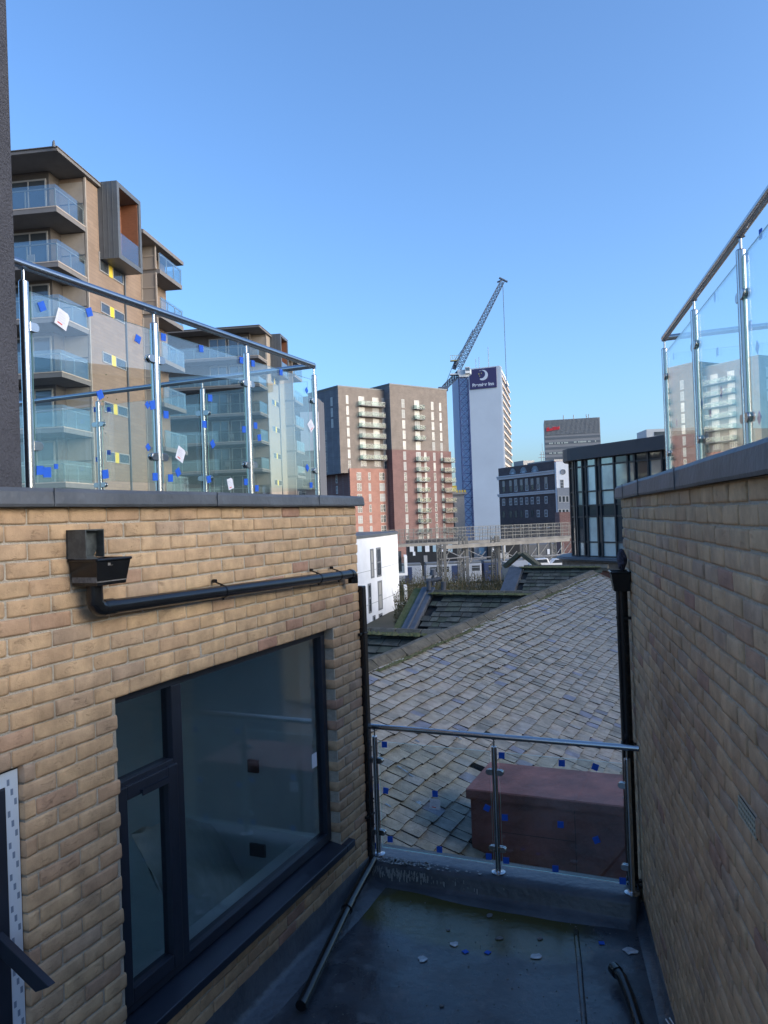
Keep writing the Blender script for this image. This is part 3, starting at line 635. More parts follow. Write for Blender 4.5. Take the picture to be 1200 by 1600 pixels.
for k in (.36, .80, .92):
    c = A_.lerp(B_, k); mb = MB(); ring(mb, c, ax_, .038, .006); q = Vector(c); sN = LW.r
    mb.tube(c + Vector((0, 0, .036)), Vector((c.x - sN[0] * .06, c.y - sN[1] * .06, c.z + .055)), .005, 8)
    mb.tube(Vector((c.x - sN[0] * .066, c.y - sN[1] * .066, c.z + .058)), Vector((c.x - sN[0] * .045, c.y - sN[1] * .045, c.z + .058)), .011, 10)
    mb.tube(c - Vector((0, 0, .046)), c - Vector((0, 0, .034)), .006, 8)
    obj('bracket', mb, M_black, rw)
mb = MB(); pts = [B_ - ax_ * .02]
for i in range(0, 7):
    an = math.pi / 2 * i / 6; pts.append(B_ + ax_ * (.035 * math.sin(an) + .0) + Vector((0, 0, -.035 * (1 - math.cos(an)))))
pts.append(pts[-1] - Vector((0, 0, .035))); mb.path(pts, .038, 20); obj('elbow', mb, M_black, rw)
# corner downpipe
dp = thing('corner_downpipe', 'square black downpipe at the far corner of the left brick wall', 'drain pipe', LW.w(.04, .04, -2.75))
s_, z_ = LW.sz(560, 918, .045); mb = MB()
def sqpipe(mb, fr, s, t, z0, z1, h=.033): 
    mb.box(fr, s - h, s + h, t - h, t + h, z0, z1)
SP = .036; mb = MB(); sqpipe(mb, LW, SP, .0, -2.76, z_); obj('pipe', mb, M_black, dp, bev=.008)
for px, py in ((552, 997), (560, 1294)):
    zz = LW.sz(px, py, .04)[1]; mb = MB(); mb.box(LW, SP - .036, SP + .037, -.037, .037, zz - .008, zz + .008); mb.box(LW, SP - .085, SP - .036, .004, .024, zz - .010, zz + .010); obj('bracket', mb, M_black, dp, bev=.002)
# right downpipe with hopper
rd = thing('right_downpipe', 'black downpipe with square hopper at the far end of the right brick wall', 'drain pipe', RW.w(-.38, -.05, -2.6))
sR, zR = RW.sz(986, 925, -.055); RS = -.36; mb = MB(); mb.tube(RW.w(RS, -.06, -2.66), RW.w(RS, -.06, -.50), .041, 20); obj('pipe', mb, M_black, rd)
mb = MB(); LWF = Fr(RW.w(0, 0, 0).x, RW.w(0, 0, 0).y, RW.deg + 180)      # t>0 is now away from the right wall
zt2 = P(986, 893, 5.45).z; hop(mb, .27, .45, zt2, zt2 - .14, .005, .135, inset=.02); mb.tube(RW.w(RS, -.06, zt2 - .20), RW.w(RS, -.06, zt2 - .139), .040, 18); obj('hopper', mb, M_black, rd)
for py in (966, 1165, 1388, 1380):
    c = P(1000 if py < 1000 else 1010, py, 5.45); zz = c.z * (1.0); mb = MB(); ring(mb, RW.w(RS, -.06, zz), Vector((0, 0, 1)), .046, .009); mb.box(RW, RS - .05, RS - .02, -.055, -.001, zz - .010, zz + .010); obj('bracket', mb, M_black, rd)
mb = MB(); c = RW.w(-.335, -.045, zt2 + .08); rr = random.Random(9); vs = []
for i in range(9):
    for j in range(12):
        th_ = math.pi * i / 8; ph = 2 * math.pi * j / 12; r_ = 1 + .35 * noise.noise(Vector((i * .8, j * .9, 3)))
        vs.append(c + Vector((.034 * r_ * math.sin(th_) * math.cos(ph), .045 * r_ * math.sin(th_) * math.sin(ph), .075 * r_ * math.cos(th_))))
mb.add(vs, [(i * 12 + j, i * 12 + (j + 1) % 12, (i + 1) * 12 + (j + 1) % 12, (i + 1) * 12 + j) for i in range(8) for j in range(12)], 0, False)
props(obj('stuffed_rag', mb, mat('dark_rag', (.05, .045, .065), .9, var=.4, vscale=30, bump=.8, bscale=60)), 'crumpled dark purple rag stuffed in the wall slot above the right hopper', 'rag')
mb = MB(); mb.path([RW.w(RS - .04, -.07, -2.60), RW.w(RS - .09, -.09, -2.66), RW.w(RS - .03, -.12, -2.68), RW.w(RS + .02, -.06, -2.64), RW.w(RS - .07, -.03, -2.69), RW.w(RS - .12, -.02, -2.74)], .004, 6)
props(obj('loose_cable', mb, M_black), 'thin black cable looping at the foot of the right downpipe', 'cable')
# loose pipes on the roof
def lie(px, py, z): return onz(px, py, z)
mb = MB(); p0 = LW.w(.036, .02, -2.70); p1 = lie(548, 1408, -2.74); p2 = lie(470, 1572, -2.80); d_ = (p2 - p1).normalized()
mb.path([p0, p0.lerp(p1, .5), p1, p1 + d_ * .08], .036, 18); ring(mb, p1 + d_ * .06, d_, .041, .05)
mb.tube(p1 + d_ * .1, p2, .033, 20); 
lp = obj('loose_pipe', mb, M_black); props(lp, 'long black pipe lying on the roof at the foot of the left brick wall', 'loose pipe', 'loose black pipes on the flat roof')
mb = MB(); q = [lie(958, 1512, -2.79), lie(972, 1528, -2.78), lie(985, 1560, -2.80), lie(1010, 1640, -2.81)]; mb.path(q, .031, 18); ring(mb, q[0].lerp(q[1], .3), (q[1] - q[0]).normalized(), .037, .03)
lp2 = obj('loose_pipe', mb, M_black); props(lp2, 'short black bent pipe lying on the roof beside the right brick wall', 'loose pipe', 'loose black pipes on the flat roof')
mb = MB(); mb.path([lie(1040, 1592, -2.78), lie(1048, 1604, -2.80), lie(1052, 1640, -2.82)], .004, 6); mb.path([lie(1046, 1590, -2.77), lie(1056, 1606, -2.80), lie(1062, 1640, -2.82)], .004, 6)
props(obj('white_cable', mb, mat('white_cable', (.8, .8, .8), .4)), 'white cable end lying by the short bent pipe', 'cable')

# roof litter
def roofz(x, y): return ZR + .008 * noise.noise(Vector((x * 1.2, y * 1.2, 0))) - .012 * math.exp(-((x - .7) ** 2 + (y - 5) ** 2) * 2)
def scrap(px, py, size, m_, name, label, cat, group=None, sq=False, seed=0, z=ZR + .004):
    size = size if sq else size * .8
    rnd = random.Random(seed + px); c = onz(px, py, z); c.z = roofz(c.x, c.y) + .003; mb = MB(); n = 4 if sq else 9; a0 = rnd.uniform(0, 1.5)
    pts = [Vector((c.x + size * (.5 if sq else rnd.uniform(.3, .62)) * math.cos(a0 + 2 * math.pi * i / n), c.y + size * (.5 if sq else rnd.uniform(.3, .6)) * math.sin(a0 + 2 * math.pi * i / n), c.z + (0 if sq else rnd.uniform(0, .002)))) for i in range(n)]
    cen = Vector((c.x, c.y, c.z + .001))
    vs = pts + [p + Vector((0, 0, .003)) for p in pts] + [cen, cen + Vector((0, 0, .002))]
    fs = [(i, (i + 1) % n, n + (i + 1) % n, n + i) for i in range(n)] + [(n + i, n + (i + 1) % n, 2 * n + 1) for i in range(n)] + [((i + 1) % n, i, 2 * n) for i in range(n)]
    mb.add(vs, fs); return props(obj(name, mb, m_), label, cat, group)
scrap(727, 1484, .05, M_blue, 'fallen_pad', 'left one of the two blue pads side by side in the middle of the roof', 'pad', 'blue pads fallen on the flat roof', True)
scrap(762, 1485, .05, M_blue, 'fallen_pad', 'right one of the two blue pads side by side in the middle of the roof', 'pad', 'blue pads fallen on the flat roof', True, 3)
scrap(940, 1472, .05, M_blue, 'fallen_pad', 'single blue pad lying on the roof near the right end of the kerb', 'pad', 'blue pads fallen on the flat roof', True, 5)
M_scrap = mat('clear_plastic_scrap', (.42, .44, .46), .25, var=.35, vscale=20); M_scrapd = mat('grey_stone_chip', (.15, .145, .14), .85, var=.2, vscale=30)
for (px, py, sz_, lab, mm) in ((765, 1428, .07, 'grey rounded flake on the roof just below the kerb', M_scrapd), (710, 1472, .08, 'pale plastic scrap just left above the pair of blue pads', M_scrap), (660, 1497, .085, 'leftmost pale plastic scrap, left of the pair of blue pads', M_scrap), (780, 1463, .06, 'thin pale flake right above the pair of blue pads', M_scrapd), (838, 1492, .10, 'crumpled clear scrap between the blue pad pair and the bent pipe', M_scrap), (843, 1464, .055, 'dull grey flake above the crumpled clear scrap', M_scrapd), (985, 1485, .12, 'largest clear plastic scrap lying near the right brick wall', M_scrap), (700, 1450, .04, 'small grey chip at the edge of the mud stain', M_scrapd), (732, 1508, .02, 'tiny pale crumb below the pair of blue pads', M_scrapd), (690, 1572, .035, 'small grey chip near the bottom middle of the roof', M_scrapd)):
    scrap(px, py, sz_, mm, 'roof_scrap', lab, 'scrap', 'scraps littering the flat roof')

mb = MB(); rr = random.Random(77)     # fine grit washed about on the membrane
for i in range(900):
    u, v = rr.random(), rr.random(); a_ = LW.w(-5 * u - .1, .3, 0); b_ = RW.w(-5 * u - .6, -.15, 0); c = a_.lerp(b_, v); cl = noise.noise(Vector((c.x * 2.2, c.y * 2.2, 5)))
    if cl < rr.uniform(-.5, .5): continue
    h = rr.uniform(.002, .008); z = roofz(c.x, c.y) + .001; c = Vector((c.x, c.y, z)); q_ = rr.uniform(0, 3)
    vs = [c + Vector((h * math.cos(q_ + k * 2.1), h * math.sin(q_ + k * 2.1), 0)) for k in range(3)] + [c + Vector((0, 0, h * .8))]; mb.add(vs, [(0, 1, 3), (1, 2, 3), (2, 0, 3)])
props(obj('roof_grit', mb, mat('pale_grit', (.20, .20, .19), .9, var=.5, vscale=40)), 'fine pale grit scattered over the dark flat roof', 'grit', kind='stuff')
# ------------------------------------------------------------------ slate roofs
def slates(O, A, B, Nn, ranges, row, wlo, whi, seed, keep, thick=.011, warp=.0):
    """O origin at the ridge, A along the courses, B down the slope, Nn up normal. ranges: a0,a1,b1"""
    rnd = random.Random(seed); mb = MB(); a0, a1, b1 = ranges; b = 0.0; k = 0
    while b < b1:
        e = row[0] + (row[1] - row[0]) * min(1, b / b1); a = a0 + rnd.uniform(0, whi)
        while a < a1:
            w_ = rnd.uniform(wlo, whi); 
            if rnd.random() < .25: w_ *= .7
            g_ = rnd.uniform(.007, .013)
            x0, x1 = a + g_ / 2, a + w_ - g_ / 2; wv = warp * noise.noise(Vector((a * .55, b * .5, seed))) 
            y0, y1 = b - e * .12 + wv, b + e * 1.02 + rnd.uniform(-.010, .010) + wv
            a += w_
            if not keep((x0 + x1) / 2, (y0 + y1) / 2): continue
            lift = rnd.uniform(.03, .042); th = thick * rnd.uniform(.8, 1.6); sk = rnd.uniform(-.010, .010); sag = .03 * noise.noise(Vector((a * .25, b * .4, seed + 4)))
            if rnd.random() < .0015: continue
            def q(x, y, h): return O + A * x + B * y + Nn * (h + sag)
            c0 = rnd.uniform(0, .02) if rnd.random() < .3 else 0; c1 = rnd.uniform(0, .02) if rnd.random() < .3 else 0
            top = [q(x0, y0, .004 + th), q(x1, y0, .004 + th), q(x1 + sk, y1 - c1, lift + th), q(x1 + sk - .03, y1, lift + th), q(x0 + sk + .03, y1 + sk * .6, lift + th), q(x0 + sk, y1 - c0, lift + th)]
            bot = [p - Nn * th for p in top]
            mb.add(top + bot, [(5, 4, 3, 2, 1, 0)]); k_ = len(mb.v) - 12
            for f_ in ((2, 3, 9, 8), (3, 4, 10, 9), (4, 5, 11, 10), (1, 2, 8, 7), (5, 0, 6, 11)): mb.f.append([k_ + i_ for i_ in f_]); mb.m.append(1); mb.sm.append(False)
        b += e; k += 1
    return mb
TH = R(25); dA = Vector((math.sin(R(26)), math.cos(R(26)), 0)); dP = Vector((math.cos(R(26)), -math.sin(R(26)), 0))
OR = onz(571, 1042, -2.1); BD = dP * math.cos(TH) - Vector((0, 0, math.sin(TH))); NN = dP * math.sin(TH) + Vector((0, 0, math.cos(TH)))
AEND = 16.5
main = thing('main_slate_roof', 'large grey stone slate roof sloping down to the right beyond the lower balustrade', 'roof', OR)
def keep_main(x, y):
    p = OR + dA * x + BD * y; t = (p.x - KA.x) * BF.r[0] + (p.y - KA.y) * BF.r[1]; return t < -.36
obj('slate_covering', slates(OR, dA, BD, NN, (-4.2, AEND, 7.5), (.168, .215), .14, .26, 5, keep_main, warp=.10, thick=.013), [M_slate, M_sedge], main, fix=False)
def quadslab(mb, a, b, c, d, n, th=.05, mi=0): mb.hexa([p - n * th for p in (a, b, c, d)] + [a, b, c, d], mi)
mb = MB(); q = lambda x, y: OR + dA * x + BD * y - NN * .045
quadslab(mb, q(-1.2, 0), q(-3.9, 2.5), q(-4.0, 7.6), q(AEND, 7.6), NN); quadslab(mb, q(-1.2, 0), q(AEND, 7.6), q(AEND, 3), q(AEND, 0), NN)
obj('roof_boarding', mb, M_under, main)
BDl = -dP * math.cos(TH) - Vector((0, 0, math.sin(TH))); NL = -dP * math.sin(TH) + Vector((0, 0, math.cos(TH)))
mb = MB(); quadslab(mb, OR + dA * -.5, OR + dA * AEND, OR + dA * AEND + BDl * 4, OR + dA * -.5 + BDl * 4, NL, .05); obj('rear_slope', mb, M_slate_d, main)
# ridge stones
mb = MB(); rr = random.Random(3); a = -.8
while a < AEND - .1:
    L_ = rr.uniform(.40, .55); j = rr.uniform(-.01, .01); h = .045 + rr.uniform(-.006, .008); wd = .155 + rr.uniform(-.015, .02)
    pr = [(-wd, -wd * .46 - .01), (-wd, -wd * .46 + .04), (-.05, h + .01), (.05, h + .01), (wd, -wd * .46 + .04), (wd, -wd * .46 - .01)]
    vs = [OR + dA * (a + xx) + dP * (x + j) + Vector((0, 0, z + .02 + .006 * k)) for k, xx in enumerate((.008, L_ - .008)) for x, z in pr]
    mb.add(vs, [(0, 1, 2, 3, 4, 5), (11, 10, 9, 8, 7, 6)] + [(i, i + 6, i + 7, i + 1) for i in range(5)] + [(5, 11, 6, 0)]); a += L_
obj('ridge_stones', mb, M_ridge, main, bev=.012)
def mossline(p0, p1, n, spread, size, seed, nrm=Vector((0, 0, 1))):
    rnd = random.Random(seed); mb = MB()
    for i in range(n):
        c = p0.lerp(p1, rnd.random()) + Vector((rnd.uniform(-1, 1), rnd.uniform(-1, 1), 0)) * spread; r_ = size * rnd.uniform(.4, 1.3)
        vs = [c + Vector((r_ * math.cos(k * 1.257 + i) * rnd.uniform(.7, 1.2), r_ * math.sin(k * 1.257 + i) * rnd.uniform(.7, 1.2), 0)) for k in range(5)] + [c + Vector((0, 0, r_ * .6))]
        mb.add(vs, [(k, (k + 1) % 5, 5) for k in range(5)], 0, True)
    return mb
mo = mossline(OR + dP * .15 + Vector((0, 0, -.05)), OR + dA * AEND + dP * .15 + Vector((0, 0, -.07)), 3200, .06, .04, 5)
o = obj('ridge_moss', mo, M_moss, main); o['kind'] = 'stuff'
mb = MB(); rr = random.Random(8); b = 0     # verge stones at the far gable
while b < 4.5:
    e = rr.uniform(.3, .5); quadslab(mb, *[OR + dA * (AEND + x) + BD * (b + y) + NN * .05 for x, y in ((-.04, .01), (.22, .01), (.22, e), (-.04, e))], NN, .06); b += e
obj('verge_stones', mb, M_ridge, main, bev=.01)
mb = MB(); E_ = OR + dA * (AEND + .05)
mb.add([E_, E_ + BD * 7.6, E_ + BD * 7.6 - Vector((0, 0, 6)), E_ - Vector((0, 0, 9)), E_ + BDl * 4 - Vector((0, 0, 6)), E_ + BDl * 4], [(0, 1, 2, 3, 4, 5)])
obj('gable_wall', mb, mat('old_brick', (.22, .09, .06), .9, var=.2), main)
mb = MB()   # small lead skylight flashing near the right pipe
for x, y in ((7.0, 3.35),): quadslab(mb, *[OR + dA * (x + i) + BD * (y + j) + NN * .09 for i, j in ((0, 0), (1.0, 0), (1.0, .9), (0, .9))], NN, .06)
obj('lead_patch', mb, M_lead, main, bev=.01)
# nail clips and chipped slate bits on the main roof
mb = MB(); rr = random.Random(5)
for (px, py) in ((622, 1204), (631, 1210), (652, 1261), (640, 1217), (655, 1260), (604, 1264), (716, 1158), (650, 1163)):
    d = ray(px, py); k = (NN.dot(OR)) / NN.dot(d); c = d * k + NN * .04
    mb.hexa([c + dA * x * .008 + BD * y * .03 + NN * z for z in (0, .006) for x, y in ((-1, -1), (1, -1), (1, 1), (-1, 1))])
obj('slate_clips', mb, M_steel, main)

# cross wings beyond the ridge, facing the camera
PD = Vector((math.sin(R(-64)), math.cos(R(-64)), 0))         # along their ridges, to the left
FD = Vector((-math.sin(R(26)), -math.cos(R(26)), 0))         # downhill, toward the camera
def wing(name, label, px, py, z, sleft, sright, length, ang, seed, keep=lambda x, y: True):
    th = R(ang); O = onz(px, py, z); sright = min(sright, (OR - O).dot(dP) - .32); B = FD * math.cos(th) - Vector((0, 0, math.sin(th))); Nn = FD * math.sin(th) + Vector((0, 0, math.cos(th)))
    t = thing(name, label, 'roof', O, 'mossy slate wing roofs beyond the ridge'); A = -PD
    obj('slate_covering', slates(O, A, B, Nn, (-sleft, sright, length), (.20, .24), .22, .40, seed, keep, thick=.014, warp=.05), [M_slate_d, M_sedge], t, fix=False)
    mb = MB(); q = lambda x, y: O + A * x + B * y - Nn * .04
    quadslab(mb, q(-sleft, 0), q(sright, 0), q(sright, length), q(-sleft, length), Nn)
    B2 = -FD * math.cos(th) - Vector((0, 0, math.sin(th))); N2 = -FD * math.sin(th) + Vector((0, 0, math.cos(th)))
    quadslab(mb, O - A * sleft, O + A * sright, O + A * sright + B2 * length, O - A * sleft + B2 * length, N2)
    obj('roof_boarding', mb, M_under, t)
    mb = MB(); rnd = random.Random(seed); a = -sleft
    while a < sright:
        L_ = rnd.uniform(.4, .6); h = .05
        pr = [(-.16, -.10), (-.16, -.05), (-.04, h), (.04, h), (.16, -.05), (.16, -.10)]
        vs = [O + A * (a + xx) + FD * x + Vector((0, 0, z_ + .03)) for xx in (.008, L_ - .008) for x, z_ in pr]
        mb.add(vs, [(0, 1, 2, 3, 4, 5), (11, 10, 9, 8, 7, 6)] + [(i, i + 6, i + 7, i + 1) for i in range(5)] + [(5, 11, 6, 0)]); a += L_
    obj('ridge_stones', mb, M_ridge, t, bev=.01)
    o = obj('ridge_moss', mossline(O - A * sleft + FD * .14, O + A * sright + FD * .14, 900, .13, .06, seed), M_moss, t); o['kind'] = 'stuff'
    return t, O, A, B, Nn
wing('wing_roof', 'dark slate wing roof just left, below the white building', 655, 990, -2.1, 4.5, .6, 2.6, 30, 21)
t3, O3, A3, B3, N3 = wing('wing_roof', 'dark mossy slate wing roof in the middle with a lead covered verge', 735, 927, -2.1, 1.05, 3.2, 3.0, 32, 22)
mb = MB(); p = O3 - A3 * 1.05
def strip(mb, O, B, A, N, x0, x1, y0, y1, h): quadslab(mb, *[O + A * x + B * y + N * h for x, y in ((x0, y0), (x1, y0), (x1, y1), (x0, y1))], N, .14)
strip(mb, p, B3, A3, N3, -.36, .02, -.12, 3.1, .12); strip(mb, p, B3, A3, N3, -.20, -.14, -.12, 3.1, .16)
obj('lead_verge', mb, M_lead, t3, bev=.02)
mb = MB(); strip(mb, p, B3, A3, N3, -.60, -.365, -.1, 3.1, .08); obj('moss_strip', mb, M_moss, t3)
mb = MB(); c = p + Vector((0, 0, .2)); rr = random.Random(6)
mb.tube(c, c + Vector((0, 0, .3)), .05, 8, r1=.03); mb.tube(c + Vector((0, 0, .28)), c + Vector((0, 0, .44)), .11, 8, r1=.06); mb.tube(c + Vector((-.2, 0, .12)), c + Vector((.22, 0, .18)), .06, 8); mb.tube(c + Vector((-.14, -.1, -.1)), c + Vector((-.14, -.1, .14)), .06, 8); mb.tube(c + Vector((.24, -.1, -.2)), c + Vector((.26, -.1, .1)), .07, 8)
obj('finial', mb, mat('weathered_lead', (.07, .075, .085), .7, var=.3), t3)
t4, O4, A4, B4, N4 = wing('wing_roof', 'farthest mossy slate wing roof, just below the curved glass building', 855, 886, -2.1, .9, 4.5, 2.2, 32, 23)
mb = MB(); strip(mb, O4 - A4 * .9, B4, A4, N4, -.55, .0, .1, 2.1, .10); obj('lead_verge', mb, M_lead, t4, bev=.02)
mb = MB(); c = O4 - A4 * .9; gx = A4   # little gable coping like an upturned V
for sgn in (-1, 1):
    a_ = c + Vector((0, 0, .45)) - gx * .15; b_ = a_ + gx * (.62 * sgn) - Vector((0, 0, .5)); n_ = Vector((0, 0, 1)); dd = (b_ - a_).normalized(); nn = dd.cross(FD).normalized() * (1 if sgn < 0 else -1)
    if nn.z < 0: nn = -nn
    mb.hexa([a_, b_, b_ - FD * .5, a_ - FD * .5, a_ + nn * .16, b_ + nn * .16, b_ - FD * .5 + nn * .16, a_ - FD * .5 + nn * .16])
obj('gable_coping', mb, mat('mossy_stone', (.07, .07, .045), .9, var=.3, vscale=6, bump=.6), t4, bev=.02)

# maroon box
C0 = P(728, 1232, 7.4); MX = Fr(C0.x, C0.y, 113.5)          # s to the right, t<0 away from the camera
mbx = thing('maroon_box', 'long maroon painted box housing standing on the slates behind the lower balustrade', 'box', MX.w(1, -.3, -3.7))
mb = MB(); mb.box(MX, .03, 2.25, -.80, -.03, -4.4, C0.z - .10); obj('box_body', mb, M_maroon, mbx, bev=.01)
mb = MB(); mb.box(MX, 0, 2.28, -.84, 0, C0.z - .10, C0.z); mb.box(MX, .0, 2.28, .0, .012, C0.z - .085, C0.z - .004)
obj('lid', mb, M_maroon, mbx, bev=.012)
mb = MB(); mb.box(MX, 1.02, 1.026, -.032, -.026, -4.3, C0.z - .1); mb.box(MX, .3, 1.02, -.032, -.028, C0.z - .39, C0.z - .385); obj('panel_joint', mb, mat('maroon_dark', (.05, .02, .02), .8), mbx)
mb = MB(); mb.tube(MX.w(1.45, -.2, C0.z), MX.w(1.45, -.2, C0.z + .012), .018, 8); obj('lid_blob', mb, M_conc, mbx)
mb = MB()
for i_ in range(5):
    for z_k in (-.14, -.8): mb.tube(MX.w(.12 + i_ * .45, -.031, C0.z + z_k), MX.w(.12 + i_ * .45, -.022, C0.z + z_k), .012, 10)
mb.box(MX, 1.02, 1.05, -.84, .0, C0.z - .001, C0.z + .003)
obj('fixings', mb, M_maroon, mbx)
mb = MB(); 
for k in range(7): mb.box(MX, 2.30, 2.44, -.5, -.1, -3.9 + k * .17, -3.9 + k * .17 + .16)
props(obj('brick_pier', mb, mat('red_brick_pier', (.30, .10, .06), .9, island=[(0, (.28, .09, .05)), (1, (.38, .14, .08))], var=.2), bev=.008), 'narrow red brick pier between the maroon box and the right wall', 'brick pier')

# ------------------------------------------------------------------ helpers for far buildings
def fwin(par, fr, s0, s1, z0, z1, pm, fm=None, side=1, bars=0, trans=0, fw_=.07, name='window'):
    """window set on a wall face at t=0; side=+1 faces t>0"""
    mb = MB(); fm = fm or M_wframe; e = .05 * side; g_ = .02 * side
    mb.box(fr, s0 + fw_, s1 - fw_, 0.0, g_, z0 + fw_, z1 - fw_, 1)
    mb.box(fr, s0, s0 + fw_, -e * .2, e, z0, z1); mb.box(fr, s1 - fw_, s1, -e * .2, e, z0, z1); mb.box(fr, s0 + fw_, s1 - fw_, -e * .2, e, z0, z0 + fw_); mb.box(fr, s0 + fw_, s1 - fw_, -e * .2, e, z1 - fw_, z1)
    for i in range(bars):
        c = s0 + (s1 - s0) * (i + 1) / (bars + 1); mb.box(fr, c - fw_ * .4, c + fw_ * .4, 0, e * .9, z0 + fw_, z1 - fw_)
    for i in range(trans):
        c = z0 + (z1 - z0) * (i + 1) / (trans + 1); mb.box(fr, s0 + fw_, s1 - fw_, 0, e * .8, c - fw_ * .4, c + fw_ * .4)
    return obj(name, mb, [fm, pm], par)
M_bslab = mat('balcony_slab', (.17, .165, .16), .85)
M_tglass = glassmat('tower_guard_glass', (.72, .80, .80), boost=.35, base=.0, rough=.1)
def balcony(par, fr, s0, s1, z, dep, side=1, h=1.05, slab=M_bslab, gl=True, nposts=3):
    mb = MB(); mb.box(fr, s0, s1, 0, side * dep, z - .22, z); b = obj('balcony', mb, slab, par)
    mb = MB(); e = .03 * side
    mb.box(fr, s0 + .03, s1 - .03, side * dep - e, side * dep, z + .04, z + h)
    mb.box(fr, s0 + .0, s0 + .03, 0.02 * side, side * dep, z + .04, z + h); mb.box(fr, s1 - .03, s1, 0.02 * side, side * dep, z + .04, z + h)
    obj('glass_guard', mb, M_tglass, b)
    mb = MB(); mb.box(fr, s0, s1, side * dep - e * 1.3, side * dep + e * .3, z + h, z + h + .05)
    for i in range(nposts + 1): c = s0 + (s1 - s0 - .05) * i / nposts; mb.box(fr, c, c + .05, side * dep + e * .1, side * dep + e * .8, z, z + h)
    obj('guard_rail', mb, M_fframe, b); return b
GZ = -13.0
# ------------------------------------------------------------------ brown and red tower pair
br_brown = brickface('brown_brick', ((.20, .165, .14), (.165, .137, .118)), (.22, .20, .18), 3.5)
br_grey = brickface('shaded_grey_brick', ((.15, .155, .18), (.12, .125, .145)), (.2, .2, .2), 3.5)  # shade on the towers' side faces is painted into this grey
br_red = brickface('orange_red_brick', ((.34, .155, .115), (.28, .125, .095)), (.32, .21, .17), 3.5)
br_dred = brickface('dark_red_brick', ((.18, .09, .08), (.145, .07, .066)), (.20, .15, .14), 3.5)
TC = P(528, 604, 194.5); TF = Fr(TC.x, TC.y, 51.2); ztw = TC.z
tw = thing('brown_brick_tower', 'tall brown brick apartment tower with shaded grey left side and orange red lower storeys', 'tower block', (TC.x + 5, TC.y + 8, GZ))
T = lambda x, y: (480 + x / 5.0, 580 + y / 5.0)
sE = TF.sz(603, 640)[0]
sP = TF.sz(545, 735)[0]; zP = TF.sz(560, 732)[1]
mb = MB(); mb.box(TF, .0, sE, -14, 0, zP - 1.2, ztw); obj('upper_walls', mb, br_brown, tw)
mb = MB(); mb.box(TF, -.06, -.0, -14, -.02, zP - 1.3, ztw - .3); obj('shaded_side_face', mb, br_grey, tw)
mb = MB(); mb.box(TF, sP, sE + .6, -.0, .35, GZ, zP); obj('podium_front', mb, br_red, tw)
mb = MB(); mb.box(TF, sP + .03, sE - .05, -16, -.02, GZ, zP - 1.2); obj('podium_walls', mb, br_dred, tw)
mb = MB(); mb.box(TF, -.12, sE, -14, .06, ztw, ztw + .35); obj('parapet', mb, M_zinc, tw)
def zc(fr, px, y): return fr.sz(*T(px, y))[1]
SPn = 2.8; rr = random.Random(31)
for (x0, x1, n) in ((302, 322, 7), (582, 602, 7)):
    a = TF.sz(*T(x0, 230))[0]; b = TF.sz(*T(x1, 230))[0]; z1 = zc(TF, (x0 + x1) / 2, 188 if x0 < 400 else 210)
    for k in range(n): fwin(tw, TF, a, b, z1 - k * SPn - 2.2, z1 - k * SPn, M_paneb if k < 6 and rr.random() < .8 else M_paned, trans=1, fw_=.08)
a0 = TF.sz(*T(400, 230))[0]; a1 = TF.sz(*T(445, 230))[0]; a2 = TF.sz(*T(508, 230))[0]; a3 = TF.sz(*T(555, 230))[0]; ab = TF.sz(*T(580, 230))[0]; z1 = zc(TF, 450, 200)
for k in range(7):
    for (p, q_) in ((a0, a1), (a2, a3)): fwin(tw, TF, p, q_, z1 - k * SPn - (2.3 if k < 6 else 1.4), z1 - k * SPn, (M_paneb if rr.random() < .75 else M_curtain) if k < 6 else M_paned, bars=2, fw_=.08)
    if k < 6: balcony(tw, TF, a0 - .2, ab, z1 - k * SPn - 2.4, 1.5)
z1 = zc(TF, 450, 792)
for (x0, x1, bars) in ((380, 415, 1), (470, 488, 0), (557, 597, 1), (627, 650, 0)):
    a = TF.sz(*T(x0, 830))[0]; b = TF.sz(*T(x1, 830))[0]
    for k in range(7): fwin(tw, TF.sub(0, .35), a, b, z1 - k * SPn - 2.0, z1 - k * SPn, M_paned if rr.random() < .7 else M_curtain, bars=bars, trans=1, fw_=.08)
TL = Fr(TC.x, TC.y, 51.2 - 90).sub(0, -.06)
TLs = lambda x, y: TL.sz(*T(x, y))
for (x0, x1, y, n) in ((93, 108, 223, 3), (182, 197, 205, 3), (138, 150, 470, 4)):
    a = TLs(x1, y)[0]; b = TLs(x0, y)[0]; z1 = TLs((x0 + x1) / 2, y)[1]
    for k in range(n): fwin(tw, TL, a, b, z1 - k * SPn - 2.2, z1 - k * SPn, M_paneb if n == 3 else M_paned, side=-1, trans=1, fw_=.15, fm=M_wframe if n == 3 else M_fframe)
TL2 = TL.sub(0, sP + .08)
for px_ in (125, 228):
    a = TL2.sz(*T(px_ + 8, 850))[0]; b = TL2.sz(*T(px_ - 4, 850))[0]; z1 = TL2.sz(*T(px_, 815))[1]
    for k in range(3): fwin(tw, TL2, a, b, z1 - k * SPn - 2.0, z1 - k * SPn, M_paned, side=-1, trans=1, fw_=.15)
